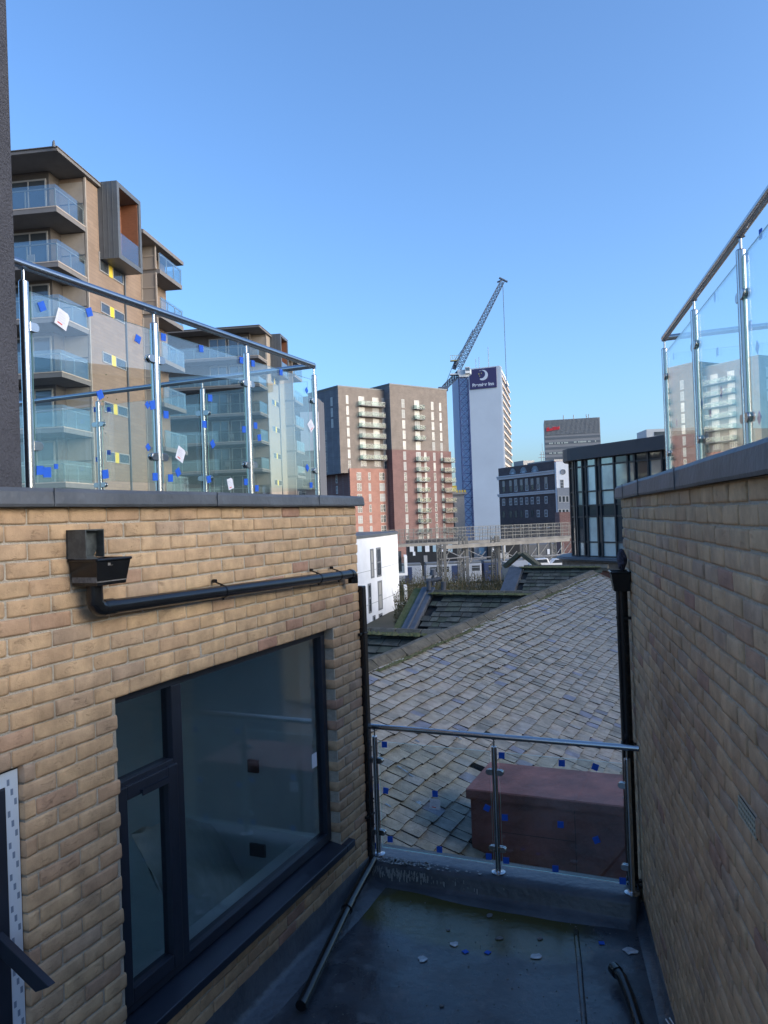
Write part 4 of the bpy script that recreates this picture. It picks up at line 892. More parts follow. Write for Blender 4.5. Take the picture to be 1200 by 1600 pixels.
# second tower
E1 = TF.w(sE, 0, 0); T2 = TF.sub(sE, 2.4)
t2 = thing('red_brick_tower', 'apartment tower with brown top, dark red base and stacked balconies, left of the crane', 'tower block', (E1.x + 8, E1.y + 6, GZ))
s0 = T2.sz(610, 640)[0]; zt2_ = T2.sz(610, 601)[1]; s1 = T2.sz(699, 640)[0]; s1b = T2.sz(705, 730)[0]; zm = T2.sz(*T(670, 612))[1]
mb = MB(); mb.box(T2, s0, s1, -16, 0, zm, zt2_); obj('upper_walls', mb, br_brown, t2)
mb = MB(); mb.box(T2, s0 - .1, s1b, -16.2, .15, GZ, zm); obj('lower_walls', mb, br_dred, t2)
mb = MB(); mb.box(T2, s0 - .06, s0, -16, -.02, zm + .2, zt2_ - .2); obj('shaded_side_face', mb, br_grey, t2)
mb = MB(); mb.box(T2, s0 - .1, s1 + .1, -16.1, .1, zt2_, zt2_ + .35); obj('parapet', mb, M_zinc, t2)
ts = lambda x, y: T2.sz(*T(x, y))
for (x0, x1, y) in ((735, 758, 220), (965, 985, 240), (1028, 1045, 248)):
    a = ts(x0, y)[0]; b = ts(x1, y)[0]; z1 = ts((x0 + x1) / 2, y)[1]
    for k in range(5): fwin(t2, T2, a, b, z1 - k * SPn - 2.2, z1 - k * SPn, M_paneb if rr.random() < .75 else M_curtain, trans=1, fw_=.08)
a = ts(835, 230)[0]; b = ts(872, 230)[0]; z1 = ts(850, 228)[1]
for k in range(5):
    fwin(t2, T2, a, b, z1 - k * SPn - 2.3, z1 - k * SPn, M_paneb if k != 2 else M_curtain, bars=1, fw_=.12)
    if k < 4: balcony(t2, T2, a - .4, b + 1.0, z1 - k * SPn - 2.4, 1.3, nposts=2)
T2b = T2.sub(0, .15); tb = lambda x, y: T2b.sz(*T(x, y))
for (x0, x1, y, n) in ((750, 770, 628, 9), (913, 930, 635, 9), (983, 1000, 637, 9), (1042, 1058, 637, 9)):
    a = tb(x0, y)[0]; b = tb(x1, y)[0]; z1 = tb((x0 + x1) / 2, y)[1]
    for k in range(n): fwin(t2, T2b, a, b, z1 - k * SPn - 2.2, z1 - k * SPn, (M_paneb if rr.random() < .6 else M_curtain) if k < 2 or x0 in (913,) else M_paned if rr.random() < .5 else M_curtain, trans=1, fw_=.08)
a = tb(850, 640)[0]; b = tb(885, 640)[0]; z1 = tb(870, 632)[1]; c0_ = tb(840, 640)[0]; c1_ = tb(925, 640)[0]; d0_ = tb(1045, 640)[0]
for k in range(9):
    fwin(t2, T2b, a, b, z1 - k * SPn - 2.3, z1 - k * SPn, M_curtain if rr.random() < .5 else M_paned, bars=1, fw_=.12)
    if k < 8: balcony(t2, T2b, c0_, c1_, z1 - k * SPn - 2.4, 1.5, nposts=2)
    if k < 8: balcony(t2, T2b, d0_, s1b + .3, z1 - k * SPn - 2.5, 1.3, nposts=2)

# ------------------------------------------------------------------ hotel slab tower, blue core, crane
white_clad = mat('white_cladding', (.78, .80, .80), .7, var=.05, vscale=.08)
HC = P(781, 571, 290); HF = Fr(HC.x, HC.y, -68.5 + 180)     # front: s>0 would go right; use negative s
hz0 = HC.z; hL = HF.sz(731, 576)[0]
ht = thing('white_hotel_tower', 'tall slim white slab tower with a purple hotel sign at its top', 'tower block', (HC.x - 6, HC.y + 20, GZ))
rsd = Fr(HC.x, HC.y, 13.5); rl = 45
A0 = HF.w(hL, 0, 0); B0 = rsd.w(rl, 0, 0); D0 = Vector((A0.x + rsd.d[0] * rl, A0.y + rsd.d[1] * rl, 0))
mb = MB(); mb.prism([(A0.x, A0.y), (HC.x, HC.y), (B0.x, B0.y), (D0.x, D0.y)], GZ, hz0); obj('tower_wall', mb, white_clad, ht)
cr_f = mat('lit_cream_concrete', (.60, .50, .42), .8, var=.06)  # warm light on the right face is painted into the band colour
for k in range(19):
    z = hz0 - 3.0 - k * 3.05; mb = MB(); mb.box(rsd, .6, rl, .0, .5, z - .9, z - .1); mb.box(rsd, 1.0, rl - 1, 0, .12, z + .0, z + 1.9, 1)
    obj('window_band', mb, [cr_f, mat('dim_glazing', (.12, .11, .11), .3)], ht)
mb = MB(); mb.box(rsd, .0, .6, .0, .6, GZ, hz0 - .4); obj('corner_fin', mb, white_clad, ht)
q0 = HF.sz(733.5, 578); q1 = HF.sz(776.5, 605)
sg = obj('hotel_sign', MB().box(HF, q0[0], q1[0], .02, .35, q1[1] - .0, q0[1] + .0), mat('purple_sign', (.065, .05, .14), .5), ht); LOC[sg.name] = LOC[ht.name]
M_signw = mat('sign_white', (.85, .85, .88), .5); M_signy = mat('sign_gold', (.75, .65, .2), .5)
sw = q1[0] - q0[0]; sh = q0[1] - q1[1]; cx = q0[0] + sw * .5; cz = q1[1] + sh * .66; mr = sh * .26
mb = MB(); pts = []
for i in range(25): an = R(-125 + 250 * i / 24); pts.append((cx + mr * math.cos(an), cz + mr * math.sin(an)))
for i in range(25): an = R(105 - 210 * i / 24); pts.append((cx - mr * .36 + mr * .83 * math.cos(an), cz + mr * .18 + mr * .78 * math.sin(an)))
n = 25
for i in range(n - 1):
    a, b = pts[i], pts[i + 1]; c, d = pts[2 * n - 2 - i], pts[2 * n - 1 - i]; mb.plate(HF, [a, b, c, d], .36, .42)
obj('moon', mb, M_signw, sg)
mb = MB()
for (dx, dz, r_) in ((-.75, .30, .16), (-.25, .42, .13), (-.60, -.12, .13)):
    pp = [(cx + mr * (dx + (r_ if i % 2 == 0 else r_ * .45) * math.cos(R(90 + 36 * i))), cz + mr * (dz + (r_ if i % 2 == 0 else r_ * .45) * math.sin(R(90 + 36 * i)))) for i in range(10)]
    mb.plate(HF, pp, .36, .42)
obj('stars', mb, M_signy, sg)
cu = bpy.data.curves.new('sign_text', 'FONT'); cu.body = 'Premier Inn'; cu.size = 1; cu.extrude = .02; cu.offset = .03; cu.align_x = 'CENTER'
to = bpy.data.objects.new('tmp_text', cu); COL.objects.link(to); dgp = bpy.context.evaluated_depsgraph_get(); tm = bpy.data.meshes.new_from_object(to.evaluated_get(dgp)); bpy.data.objects.remove(to)
wid = max(v.co.x for v in tm.vertices) - min(v.co.x for v in tm.vertices); kx = sw * .80 / wid
for v in tm.vertices:
    x, y, z = v.co; pnt = HF.w(cx + x * kx, .38 + z * 2, q1[1] + sh * .12 + y * kx * 1.0); v.co = pnt - LOC[sg.name]
tm.materials.append(M_signw); lt = bpy.data.objects.new('sign_lettering', tm); COL.objects.link(lt); lt.parent = sg
for (px, h) in ((742, 4), (747, 4.5), (762, 8)):
    b_ = HF.w(HF.sz(px, 580)[0], -2, hz0); mb = MB(); mb.tube(b_, b_ + Vector((0, 0, h)), .10, 6); obj('roof_aerial', mb, M_fframe, ht)
# blue clad core
bc = P(706, 592, 300); mb = MB(); mb.prism([(bc.x, bc.y), (bc.x + 5.6, bc.y - 1.5), (bc.x + 8, bc.y + 8), (bc.x + 2, bc.y + 10)], GZ, bc.z)
props(obj('blue_core_tower', mb, mat('blue_cladding', (.36, .44, .58), .6, var=.05, vscale=.1)), 'plain narrow blue tower between the red brick tower and the white hotel tower', 'tower block')
# crane
M_cb = mat('crane_blue', (.05, .08, .20), .5); M_cg = mat('crane_dark', (.07, .10, .15), .5); M_cw = mat('crane_white', (.62, .66, .68), .5)
crn = P(724, 828, 255); ct = P(724, 590, 255); bx, by = ct.x, ct.y
ck = thing('tower_crane', 'luffing tower crane with blue lattice mast and raised jib', 'crane', (bx, by, GZ))
def lattice(mb, p0, p1, w_, n, r_, w1=None, ref=Vector((0, 1, 0)), tri=False):
    w1 = w_ if w1 is None else w1; ax = (p1 - p0).normalized(); a = ax.cross(ref).normalized(); b = ax.cross(a).normalized()
    def c(i, k):
        f = i / n; ww = (w_ + (w1 - w_) * f) / 2; sx, sy = ((-1, -1), (1, -1), (1, 1), (-1, 1))[k % 4]; return p0.lerp(p1, f) + a * (sx * ww) + b * (sy * ww)
    for k in range(4):
        mb.tube(c(0, k), c(n, k), r_, 5, sm=False)
        for i in range(n):
            mb.tube(c(i, k), c(i + 1, k + 1) if i % 2 else c(i + 1, k + 1), r_ * .6, 4, cap=False, sm=False); mb.tube(c(i, k + 1), c(i + 1, k), r_ * .6, 4, cap=False, sm=False)
            mb.tube(c(i, k), c(i, k + 1), r_ * .6, 4, cap=False, sm=False)
mb = MB(); lattice(mb, Vector((bx, by, GZ)), Vector((bx, by, ct.z)), 3.0, 22, .12); obj('mast', mb, M_cb, ck)
mb = MB(); mb.box(XY, bx - 1.6, bx + 1.6, by - 1.6, by + 1.6, ct.z, ct.z + .8); mb.box(XY, bx - 2.0, bx + 2.6, by - 1.4, by + 1.4, ct.z + .8, ct.z + 2.4); mb.box(XY, bx - 4.4, bx - 1.2, by - 1.2, by + 1.2, ct.z + .9, ct.z + 1.3)
obj('slewing_deck', mb, M_cw, ck)
mb = MB(); mb.box(XY, bx + .4, bx + 2.0, by - 2.9, by - 1.45, ct.z + .9, ct.z + 3.0); mb.box(XY, bx + .55, bx + 1.85, by - 2.95, by - 2.9, ct.z + 1.7, ct.z + 2.8, 1); obj('cab', mb, [M_cw, M_pane], ck)
j0 = P(716, 574, 255); j1 = P(785, 440, 255)
mb = MB(); lattice(mb, j0, j1, 2.4, 24, .13, 1.3); lattice(mb, j0 + Vector((-1.6, 0, -.2)), j0.lerp(j1, .42) + Vector((-1.0, 0, .6)), .5, 8, .08); obj('jib', mb, M_cg, ck)
c0 = P(694, 606, 255); mb = MB(); lattice(mb, Vector((bx - 1, by, ct.z + 2)), c0, 1.6, 7, .16); lattice(mb, Vector((bx - 3, by, ct.z + 3)), P(713, 566, 255), 1.0, 4, .14); mb.tube(P(712, 560, 255), c0, .08, 4); mb.tube(P(712, 560, 255), j0.lerp(j1, .45), .07, 4)
mb.box(XY, c0.x - 2.0, c0.x + 1.2, by - 1.2, by + 1.2, c0.z - 1.0, c0.z + .2); obj('counter_jib', mb, M_cg, ck)
mb = MB(); e1 = P(712, 560, 255); mb.box(XY, e1.x - 1.8, e1.x + 1.0, by - 1, by + 1, e1.z - .9, e1.z - .7)
for i in range(5): mb.tube(Vector((e1.x - 1.8 + i * .7, by - 1, e1.z - .7)), Vector((e1.x - 1.8 + i * .7, by - 1, e1.z + .8)), .06, 4)
mb.tube(Vector((e1.x - 1.8, by - 1, e1.z + .8)), Vector((e1.x + 1, by - 1, e1.z + .8)), .06, 4); obj('service_platform', mb, mat('crane_yellow', (.45, .4, .15), .6), ck)
mb = MB(); mb.tube(P(780, 434, 255), P(793, 440.5, 255), .35, 6); mb.tube(P(777, 441, 255), P(786, 437, 255), .3, 6); obj('jib_head', mb, M_cg, ck)
h0 = P(785.5, 440, 255); h1 = Vector((h0.x, h0.y, P(790, 600, 255).z)); mb = MB(); mb.tube(h0, h1, .09, 4); mb.tube(h1, h1 - Vector((0, 0, .9)), .35, 6); obj('hoist_rope', mb, M_cg, ck)
# building core under construction below the crane
cc = P(717, 772, 235); mb = MB(); mb.box(XY, cc.x - 2.2, cc.x + 1.6, cc.y, cc.y + 6, GZ, cc.z)
uc = thing('core_under_construction', 'unfinished concrete core with yellow edge guards at the foot of the crane', 'building', (cc.x, cc.y + 3, GZ))
obj('concrete_core', mb, M_conc, uc)
mb = MB(); mb.box(XY, cc.x - 2.6, cc.x + 2.4, cc.y - .6, cc.y + 6.4, cc.z - .1, cc.z + .5); obj('deck_slab', mb, M_conc, uc)
mb = MB()
for i in range(6): mb.box(XY, cc.x - 2.4 + i * .8, cc.x - 1.9 + i * .8, cc.y - .65, cc.y - .6, cc.z + .5, cc.z + 1.2)
mb.box(XY, cc.x - 2.2, cc.x - .6, cc.y - .2, cc.y + 3, cc.z + .5, cc.z + 2.6); obj('edge_guard', mb, M_yellow, uc)
for k in range(4):
    mb = MB(); mb.box(XY, cc.x - 2.26, cc.x - 1.5, cc.y - .05, cc.y + .1, cc.z - 4 - k * 3.0, cc.z - 2.2 - k * 3.0); obj('opening', mb, M_paned, uc)

# ------------------------------------------------------------------ grey office tower far behind
gc = P(850, 657, 560); gd = P(934, 651, 560)
gt = thing('grey_office_tower', 'wide grey concrete office tower far behind with a small red sign', 'tower block', ((gc.x + gd.x) / 2, gc.y + 10, GZ))
GF = Fr(gc.x, gc.y, 101); gw = (gd.x - gc.x)
mb = MB(); mb.box(GF, 0, gw, -25, 0, GZ, gc.z); obj('tower_wall', mb, mat('grey_concrete_far', (.27, .27, .27), .8, var=.05, vscale=.1), gt)
mb = MB()
for i in range(44): s = gw * i / 44; mb.box(GF, s, s + .35, 0, .5, gc.z - 11, gc.z)
obj('crown_fins', mb, mat('fin_grey', (.34, .34, .33), .8), gt)
for k in range(24):
    z = gc.z - 13 - k * 3.6; mb = MB(); mb.box(GF, .3, gw - .3, 0, .15, z - 1.3, z + .3)
    if k in (1, 3):
        for i in range(36):
            if rr.random() < .6: s = 2 + i * (gw - 4) / 36; mb.box(GF, s, s + .7, .16, .3, z - 1.0, z, 1)
    obj('window_band', mb, [mat('grey_glazing', (.14, .15, .16), .3), mat('lit_room', (.8, .75, .6), .3, metal=.6)], gt)
mb = MB(); rr2 = random.Random(2); s = 1.5
for i in range(9):
    hh = rr2.uniform(1.6, 2.8); mb.plate(GF, [(s, gc.z - 8.2 + i * .12), (s + .75, gc.z - 8.2 + i * .12), (s + .95, gc.z - 8.2 + hh + i * .12), (s + .2, gc.z - 8.2 + hh + i * .12)], .5, .9); s += 1.05
obj('red_sign', mb, mat('sign_red', (.75, .04, .05), .5), gt)
mb = MB()
for px in (880, 896, 917, 920): q = P(px, 651, 565); mb.tube(Vector((q.x, q.y, gc.z)), Vector((q.x + rr2.uniform(-.8, .8), q.y, gc.z + 4)), .3, 4)
obj('roof_plant', mb, M_fframe, gt)

# ------------------------------------------------------------------ dark brick heritage block
KC = P(866, 720, 215); KF = Fr(KC.x, KC.y, -23.3); kz = KC.z                       # s goes left-back, face t<0
hb = thing('dark_brick_warehouse', 'dark brick old commercial building with white cornices and fan ornaments', 'building', (KC.x - 6, KC.y + 14, GZ))
kl = KF.sz(779, 745)[0]; U = lambda x, y: (700 + x / 4.615, 560 + y / 4.615)
mb = MB(); mb.box(KF, 0, kl, 0, 9, GZ, kz); obj('brick_wall', mb, brickface('dark_plum_brick', ((.095, .08, .09), (.07, .06, .07)), (.11, .10, .10), 3), hb)
mb = MB(); mb.box(KF, -.12, 0, .0, 9, GZ, kz - .1); obj('side_wall', mb, mat('reddish_side', (.22, .13, .12), .9, var=.1), hb)
def kb_(y0x, yy, th, out_, nm):
    z = KF.sz(*U(600, yy))[1]; mb = MB(); mb.box(KF, -.1, kl + .3, -out_, 0, z - th, z); mb.box(KF, -.1, kl + .3, -out_ * 1.5, -out_, z - th * .35, z); obj(nm, mb, mat('white_stone', (.55, .57, .60), .8, var=.1), hb)
kb_(0, 825, 1.1, .5, 'cornice'); kb_(0, 962, .9, .4, 'cornice')
for (x, y) in ((468, 835), (545, 826), (628, 818)):
    s, z = KF.sz(*U(x, y)); mb = MB()
    for i in range(11):
        an = R(9 + 162 * i / 10); c_, s__ = math.cos(an), math.sin(an)
        mb.plate(KF, [(s + .9 * c_ - .07 * s__, z + .9 * s__ + .07 * c_), (s + .9 * c_ + .07 * s__, z + .9 * s__ - .07 * c_), (s + 1.75 * c_ + .1 * s__, z + 1.75 * s__ - .1 * c_), (s + 1.75 * c_ - .1 * s__, z + 1.75 * s__ + .1 * c_)], -.12, -.02)
    mb.plate(KF, [(s + .8 * math.cos(R(180 * i / 12)), z + .8 * math.sin(R(180 * i / 12))) for i in range(13)], -.10, -.02)
    obj('fan_ornament', mb, mat('pale_blue_stone', (.35, .45, .52), .7), hb)
M_kw = mat('stone_white', (.55, .57, .60), .8)
for x in (402, 452, 490, 530, 568, 608, 651, 708):
    for (yt, yb, kd) in ((880 - (x - 400) * .08, 968 - (x - 400) * .08, 0), (1012 - (x - 400) * .06, 1062 - (x - 400) * .05, 1), (1100 - (x - 400) * .03, 1152 - (x - 400) * .03, 2), (1192, 1215, 3)):
        a = KF.sz(*U(x + 9, yt)); b = KF.sz(*U(x - 9, yb)); lit = kd == 1 or (kd == 2 and x in (568, 651, 708)) or (kd == 0 and x in (490, 568, 651, 708))
        fwin(hb, KF, a[0], b[0], b[1], a[1], M_paned, M_kw if lit else mat('black_frame', (.03, .03, .035), .5), side=-1, bars=1 if lit else 0, trans=1 if lit else 0, fw_=.16)
    a = KF.sz(*U(x, 870)); mb = MB(); mb.box(KF, a[0] - .75, a[0] + .75, -.15, -.01, b[1] - .35 - 0, b[1] - .1); obj('window_sill', mb, M_kw, hb)
    z = KF.sz(*U(x, 905 - (x - 400) * .08))[1]; mb = MB(); mb.box(KF, a[0] - .7, a[0] + .7, -.14, -.052, z - .9, z + .9); obj('blind', mb, M_curtain, hb)
mb = MB(); q = KF.w(kl * .35, 3, kz)
for dx in (0, .7): mb.tube(q + Vector((dx, 0, 0)), q + Vector((dx, 0, 3.6)), .09, 5)
mb.tube(q + Vector((-.9, 0, 1.8)), q + Vector((1.6, 0, 1.8)), .08, 5); mb.tube(q + Vector((-.5, 0, 2.7)), q + Vector((1.2, 0, 2.7)), .08, 5); mb.tube(q + Vector((.35, 0, 3.4)), q + Vector((.35, 0, 6)), .05, 5); obj('roof_mast', mb, M_fframe, hb)
mb = MB(); mb.box(KF, kl * .62, kl * .80, 2, 6, kz, kz + 1.6); mb.box(KF, 1.5, kl * .5, 1, 7, kz, kz + .5); obj('roof_plant', mb, M_fframe, hb)
# white building right of it
wc = P(868.5, 724, 212); ws = thing('white_side_building', 'white rendered building with a round window, half hidden right of the dark brick one', 'building', (wc.x + 4, wc.y + 4, GZ))
WF = Fr(wc.x, wc.y, 95); mb = MB(); mb.box(WF, 0, 9, -9, 0, GZ, wc.z + .5); obj('rendered_wall', mb, M_white, ws)
V_ = lambda x, y: (700 + x / 4.615, 560 + y / 4.615)
a = WF.sz(*V_(785, 935)); b = WF.sz(*V_(870, 935)); mb = MB(); mb.box(WF, a[0], b[0] + 2, 0, .6, GZ, a[1]); obj('grey_lower_wall', mb, mat('grey_stone_far', (.22, .24, .27), .8, var=.1), ws)
s, z = WF.sz(*V_(830, 818)); mb = MB()
for i in range(16): mb.tube(WF.w(s + .65 * math.cos(R(22.5 * i)), .05, z + .65 * math.sin(R(22.5 * i))), WF.w(s + .65 * math.cos(R(22.5 * i + 22.5)), .05, z + .65 * math.sin(R(22.5 * i + 22.5))), .12, 5)
mb.tube(WF.w(s, 0, z), WF.w(s, .08, z), .55, 16); obj('round_window', mb, mat('round_grey', (.2, .22, .25), .6), ws)
s, z = WF.sz(*V_(822, 905)); fwin(ws, WF, s - .5, s + .5, z - 1.2, z + 1.2, M_paned, bars=1, trans=2, fw_=.1)
for x in (805, 832, 858):
    for y in (1015, 1110): s, z = WF.sz(*V_(x, y)); fwin(ws, WF.sub(0, .6), s - .45, s + .45, z - .9, z + .9, M_paned, fw_=.12)
mb = MB(); rc2 = P(886, 800, 150); mb.box(XY, rc2.x - 1.5, rc2.x + 3, rc2.y, rc2.y + 4, GZ, rc2.z - .0); props(obj('red_brick_annex', mb, br_dred), 'small dark red brick annex tucked left of the curved glass building', 'building')
# pale slab at the right
pc = P(1010, 671, 330); pb = thing('pale_office_block', 'pale office block with a window band showing above the glass building roof', 'building', (pc.x + 10, pc.y + 8, GZ))
PF = Fr(pc.x, pc.y, 93); mb = MB(); mb.box(PF, 0, 30, -15, 0, GZ, pc.z); obj('office_wall', mb, mat('pale_grey_wall', (.45, .48, .50), .8, var=.05), pb)
for k in range(5): mb = MB(); mb.box(PF, 3.2, 29, 0, .1, pc.z - 2.9 - k * 3.4, pc.z - 1.2 - k * 3.4); obj('window_band', mb, M_paned, pb)

# ------------------------------------------------------------------ curved glass building
gb = thing('curved_glass_building', 'curved dark framed glass office building standing on a red brick base', 'building', (14, 50, GZ))
pts2 = []; g0 = P(905, 740, 49.5); dirr = Vector((.474, -.88)); pth = [Vector((g0.x, g0.y)) + dirr * (k * 1.55) for k in range(10, 0, -1)]
widths = []
cur = Vector((g0.x, g0.y)); 
# straight part from the right to the corner, then the rounded nose going back
FG = Fr(cur.x, cur.y, math.degrees(math.atan2(dirr.x, dirr.y))); d0_ = FG.sz(902, 780)[0]; cur = cur + dirr * d0_
pth = [cur + dirr * (FG.sz(x, 780)[0] - d0_) for x in (1130, 1094, 1066, 1038, 1016, 995, 984, 962, 940, 934, 918, 912.5)]
pth.append(cur); ang = math.atan2(-dirr.y, -dirr.x)
for L_, da in ((.22, -10), (.75, -24), (.25, -34), (1.3, -46), (1.6, -62), (3, -72), (3, -75)):
    a = ang + R(da); pth.append(pth[-1] + Vector((math.cos(a), math.sin(a))) * L_)
zl = [-2.94, -2.03, -.41, .31, 1.2, 2.8, 3.25]
back = [(pth[-1].x + 14, pth[-1].y + 4), (pth[0].x + 16, pth[0].y + 6)]
def offs(path, o):
    res = []
    for i, p in enumerate(path):
        a = path[max(0, i - 1)]; b = path[min(len(path) - 1, i + 1)]; d = (b - a).normalized(); res.append(p + Vector((-d.y, d.x)) * o)
    return res
inner = offs(pth, -.12)
test = offs(pth, .5)[6]; 
sgn = 1 if (test - Vector((0, 0))).length < pth[6].length else -1
mb = MB(); mb.prism([(p.x, p.y) for p in offs(pth, -.14 * sgn)] + back, -2.94, 3.3); obj('building_core', mb, mat('dark_interior', (.025, .03, .035), .7), gb)
mb = MB(); mb.prism([(p.x, p.y) for p in offs(pth, .45 * sgn)] + back, 3.25, 4.06); obj('roof_fascia', mb, mat('dark_fascia', (.028, .036, .05), .45, var=.08, vscale=1), gb, bev=.02)
panes = [pane('pane_black', (.05, .065, .075), .4, .05), pane('pane_grey', (.30, .37, .39), .5, .08), pane('pane_pale', (.50, .60, .60), .25, .2), pane('pane_bronze', (.38, .31, .25), .5, .05)]
M_cb2 = mat('curtain_grey', (.30, .36, .38), .7)
rr3 = random.Random(14)
for i in range(len(pth) - 1):
    a, b = pth[i], pth[i + 1]; d = (b - a); L_ = d.length; f = Fr(a.x, a.y, math.degrees(math.atan2(d.x, d.y))); sd_ = -1 if sgn > 0 else 1
    for j in range(len(zl) - 1):
        m_ = 0 if L_ < .45 else (1 if rr3.random() < .45 else 0)
        if i in (7, 9) and j in (0, 1, 3, 4): m_ = 2
        if i == 11 and j in (3, 4, 5): m_ = 1
        if i in (8, 10): m_ = 3 if i == 8 and j % 2 else 0
        if j == 2: m_ = 0
        if i in (13, 15): m_ = 3
        tilt = rr3.uniform(-.02, .02); mb = MB()
        mb.hexa([f.w(.03, 0, zl[j] + .03), f.w(L_ - .03, tilt * L_, zl[j] + .03), f.w(L_ - .03, -.03 * sd_, zl[j] + .03), f.w(.03, -.03 * sd_, zl[j] + .03), f.w(.03, 0, zl[j + 1] - .03), f.w(L_ - .03, tilt * L_, zl[j + 1] - .03), f.w(L_ - .03, -.03 * sd_, zl[j + 1] - .03), f.w(.03, -.03 * sd_, zl[j + 1] - .03)])
        obj('window_pane', mb, panes[m_], gb)
    mb = MB()
    for z in zl: mb.box(f, 0, L_, -.07, .07, z - .05, z + .05)
    mb.box(f, -.06, .06, -.10, .10, zl[0] - .05, zl[-1]); obj('mullion_frame', mb, mat('curtain_wall_frame', (.012, .016, .022), .4), gb)
mb = MB(); mb.prism([(p.x, p.y) for p in offs(pth, .95 * sgn)] + back, -3.22, -2.97); mb.prism([(p.x, p.y) for p in offs(pth, 1.15 * sgn)] + back, -3.12, -3.04); obj('lead_ledge', mb, M_lead, gb, bev=.03)
mb = MB(); mb.prism([(p.x, p.y) for p in offs(pth, .75 * sgn)] + back, -3.75, -3.22); obj('stone_cornice', mb, mat('brown_stone', (.17, .13, .10), .9, var=.25, vscale=2, bump=.5), gb, bev=.03)
mb = MB(); mb.prism([(p.x, p.y) for p in offs(pth, .35 * sgn)] + back, GZ, -3.75); obj('brick_base', mb, brickface('red_base_brick', ((.24, .085, .06), (.17, .06, .045)), (.20, .15, .13), 1.0), gb)

# ------------------------------------------------------------------ white curved block of flats
wb0 = P(540, 842, 64); WBF = Fr(wb0.x, wb0.y, 17.6); wz = P(570, 840, 69).z
wb = thing('white_curved_flats', 'white rendered block of flats with tall narrow windows and small balconies', 'building', (wb0.x - 5, wb0.y + 10, GZ))
path = [Vector((WBF.w(s, t, 0).x, WBF.w(s, t, 0).y)) for s, t in ((-8, .2), (0, .3), (5, .3), (9, .25), (12, .15), (14.5, -.05), (16.8, -.5), (18.8, -1.6), (19.8, -3.5))]
bk = [(path[-1].x - 12, path[-1].y + 4), (path[0].x - 14, path[0].y + 2)]
mb = MB(); mb.prism([(p.x, p.y) for p in path] + bk, GZ, wz); obj('rendered_wall', mb, M_white, wb)
mb = MB(); mb.prism([(p.x, p.y) for p in offs(path, -.1)] + bk, wz, wz + .25); obj('roof_edge', mb, M_zinc, wb)
mb = MB(); 
for k in range(4):
    z = wz - 3.0 * (k + 1) + .05
    for i in range(len(path) - 1):
        d = path[i + 1] - path[i]; f = Fr(path[i].x, path[i].y, math.degrees(math.atan2(d.x, d.y))); mb.box(f, 0, d.length, 0, .02, z - .04, z)
obj('floor_joint', mb, mat('joint_grey', (.3, .32, .34), .8), wb)
def onpath(px, z):
    for i in range(len(path) - 1):
        d = path[i + 1] - path[i]; f = Fr(path[i].x, path[i].y, math.degrees(math.atan2(d.x, d.y))); 
        py = 900; s, zz = f.sz(px, py)
        s, _ = f.sz(px, 900)
        if -.01 <= s <= d.length + .01: return f, s, d.length
    return None
Z_ = lambda x, y: (540 + x / 5.4545, 780 + y / 5.4545)
for (x0, x1, y0, y1) in ((207, 243, 425, 668), (258, 304, 415, 655), (188, 222, 722, 965), (272, 315, 700, 935), (230, 260, 995, 1240), (282, 320, 980, 1220), (372, 384, 400, 620), (384, 398, 670, 895), (392, 405, 940, 1140)):
    r_ = None; pm = Z_((x0 + x1) / 2, (y0 + y1) / 2)
    for i in range(len(path) - 1):
        d = path[i + 1] - path[i]; f = Fr(path[i].x, path[i].y, math.degrees(math.atan2(d.x, d.y))); s, z = f.sz(*pm)
        if 0 <= s <= d.length: r_ = f
    if r_ is None: continue
    a = r_.sz(*Z_(x0, y0)); b = r_.sz(*Z_(x1, y1)); fwin(wb, r_, a[0], b[0], b[1], a[1], M_curtain if (x0 == 207 or x0 == 272) else M_pane, mat('mid_grey_frame', (.16, .17, .18), .5), fw_=.16, trans=1 if x1 - x0 > 30 else 0)
for (py_t, py_b) in ((872, 896), (920, 944)):
    c = P(614, py_b, 80); q = P(637, py_b, 80); zt_ = P(620, py_t, 80).z; f = Fr(c.x, c.y, 90)
    mb = MB(); mb.box(f, 0, q.x - c.x, -2.5, 0, c.z - .25, c.z); b_ = obj('balcony', mb, M_white, wb); mb = MB(); mb.box(f, 0, q.x - c.x - .15, -.05, -.02, c.z, zt_ + .1); obj('glass_guard', mb, M_bglass, b_)
    mb = MB(); mb.box(f, q.x - c.x - .30, q.x - c.x, -2.5, .02, c.z, zt_ + .2); obj('side_screen', mb, M_white, b_)
    mb = MB(); mb.box(f, .2, 1.0, -2.6, -2.45, c.z, c.z + 2.2); obj('door', mb, M_pane, b_)

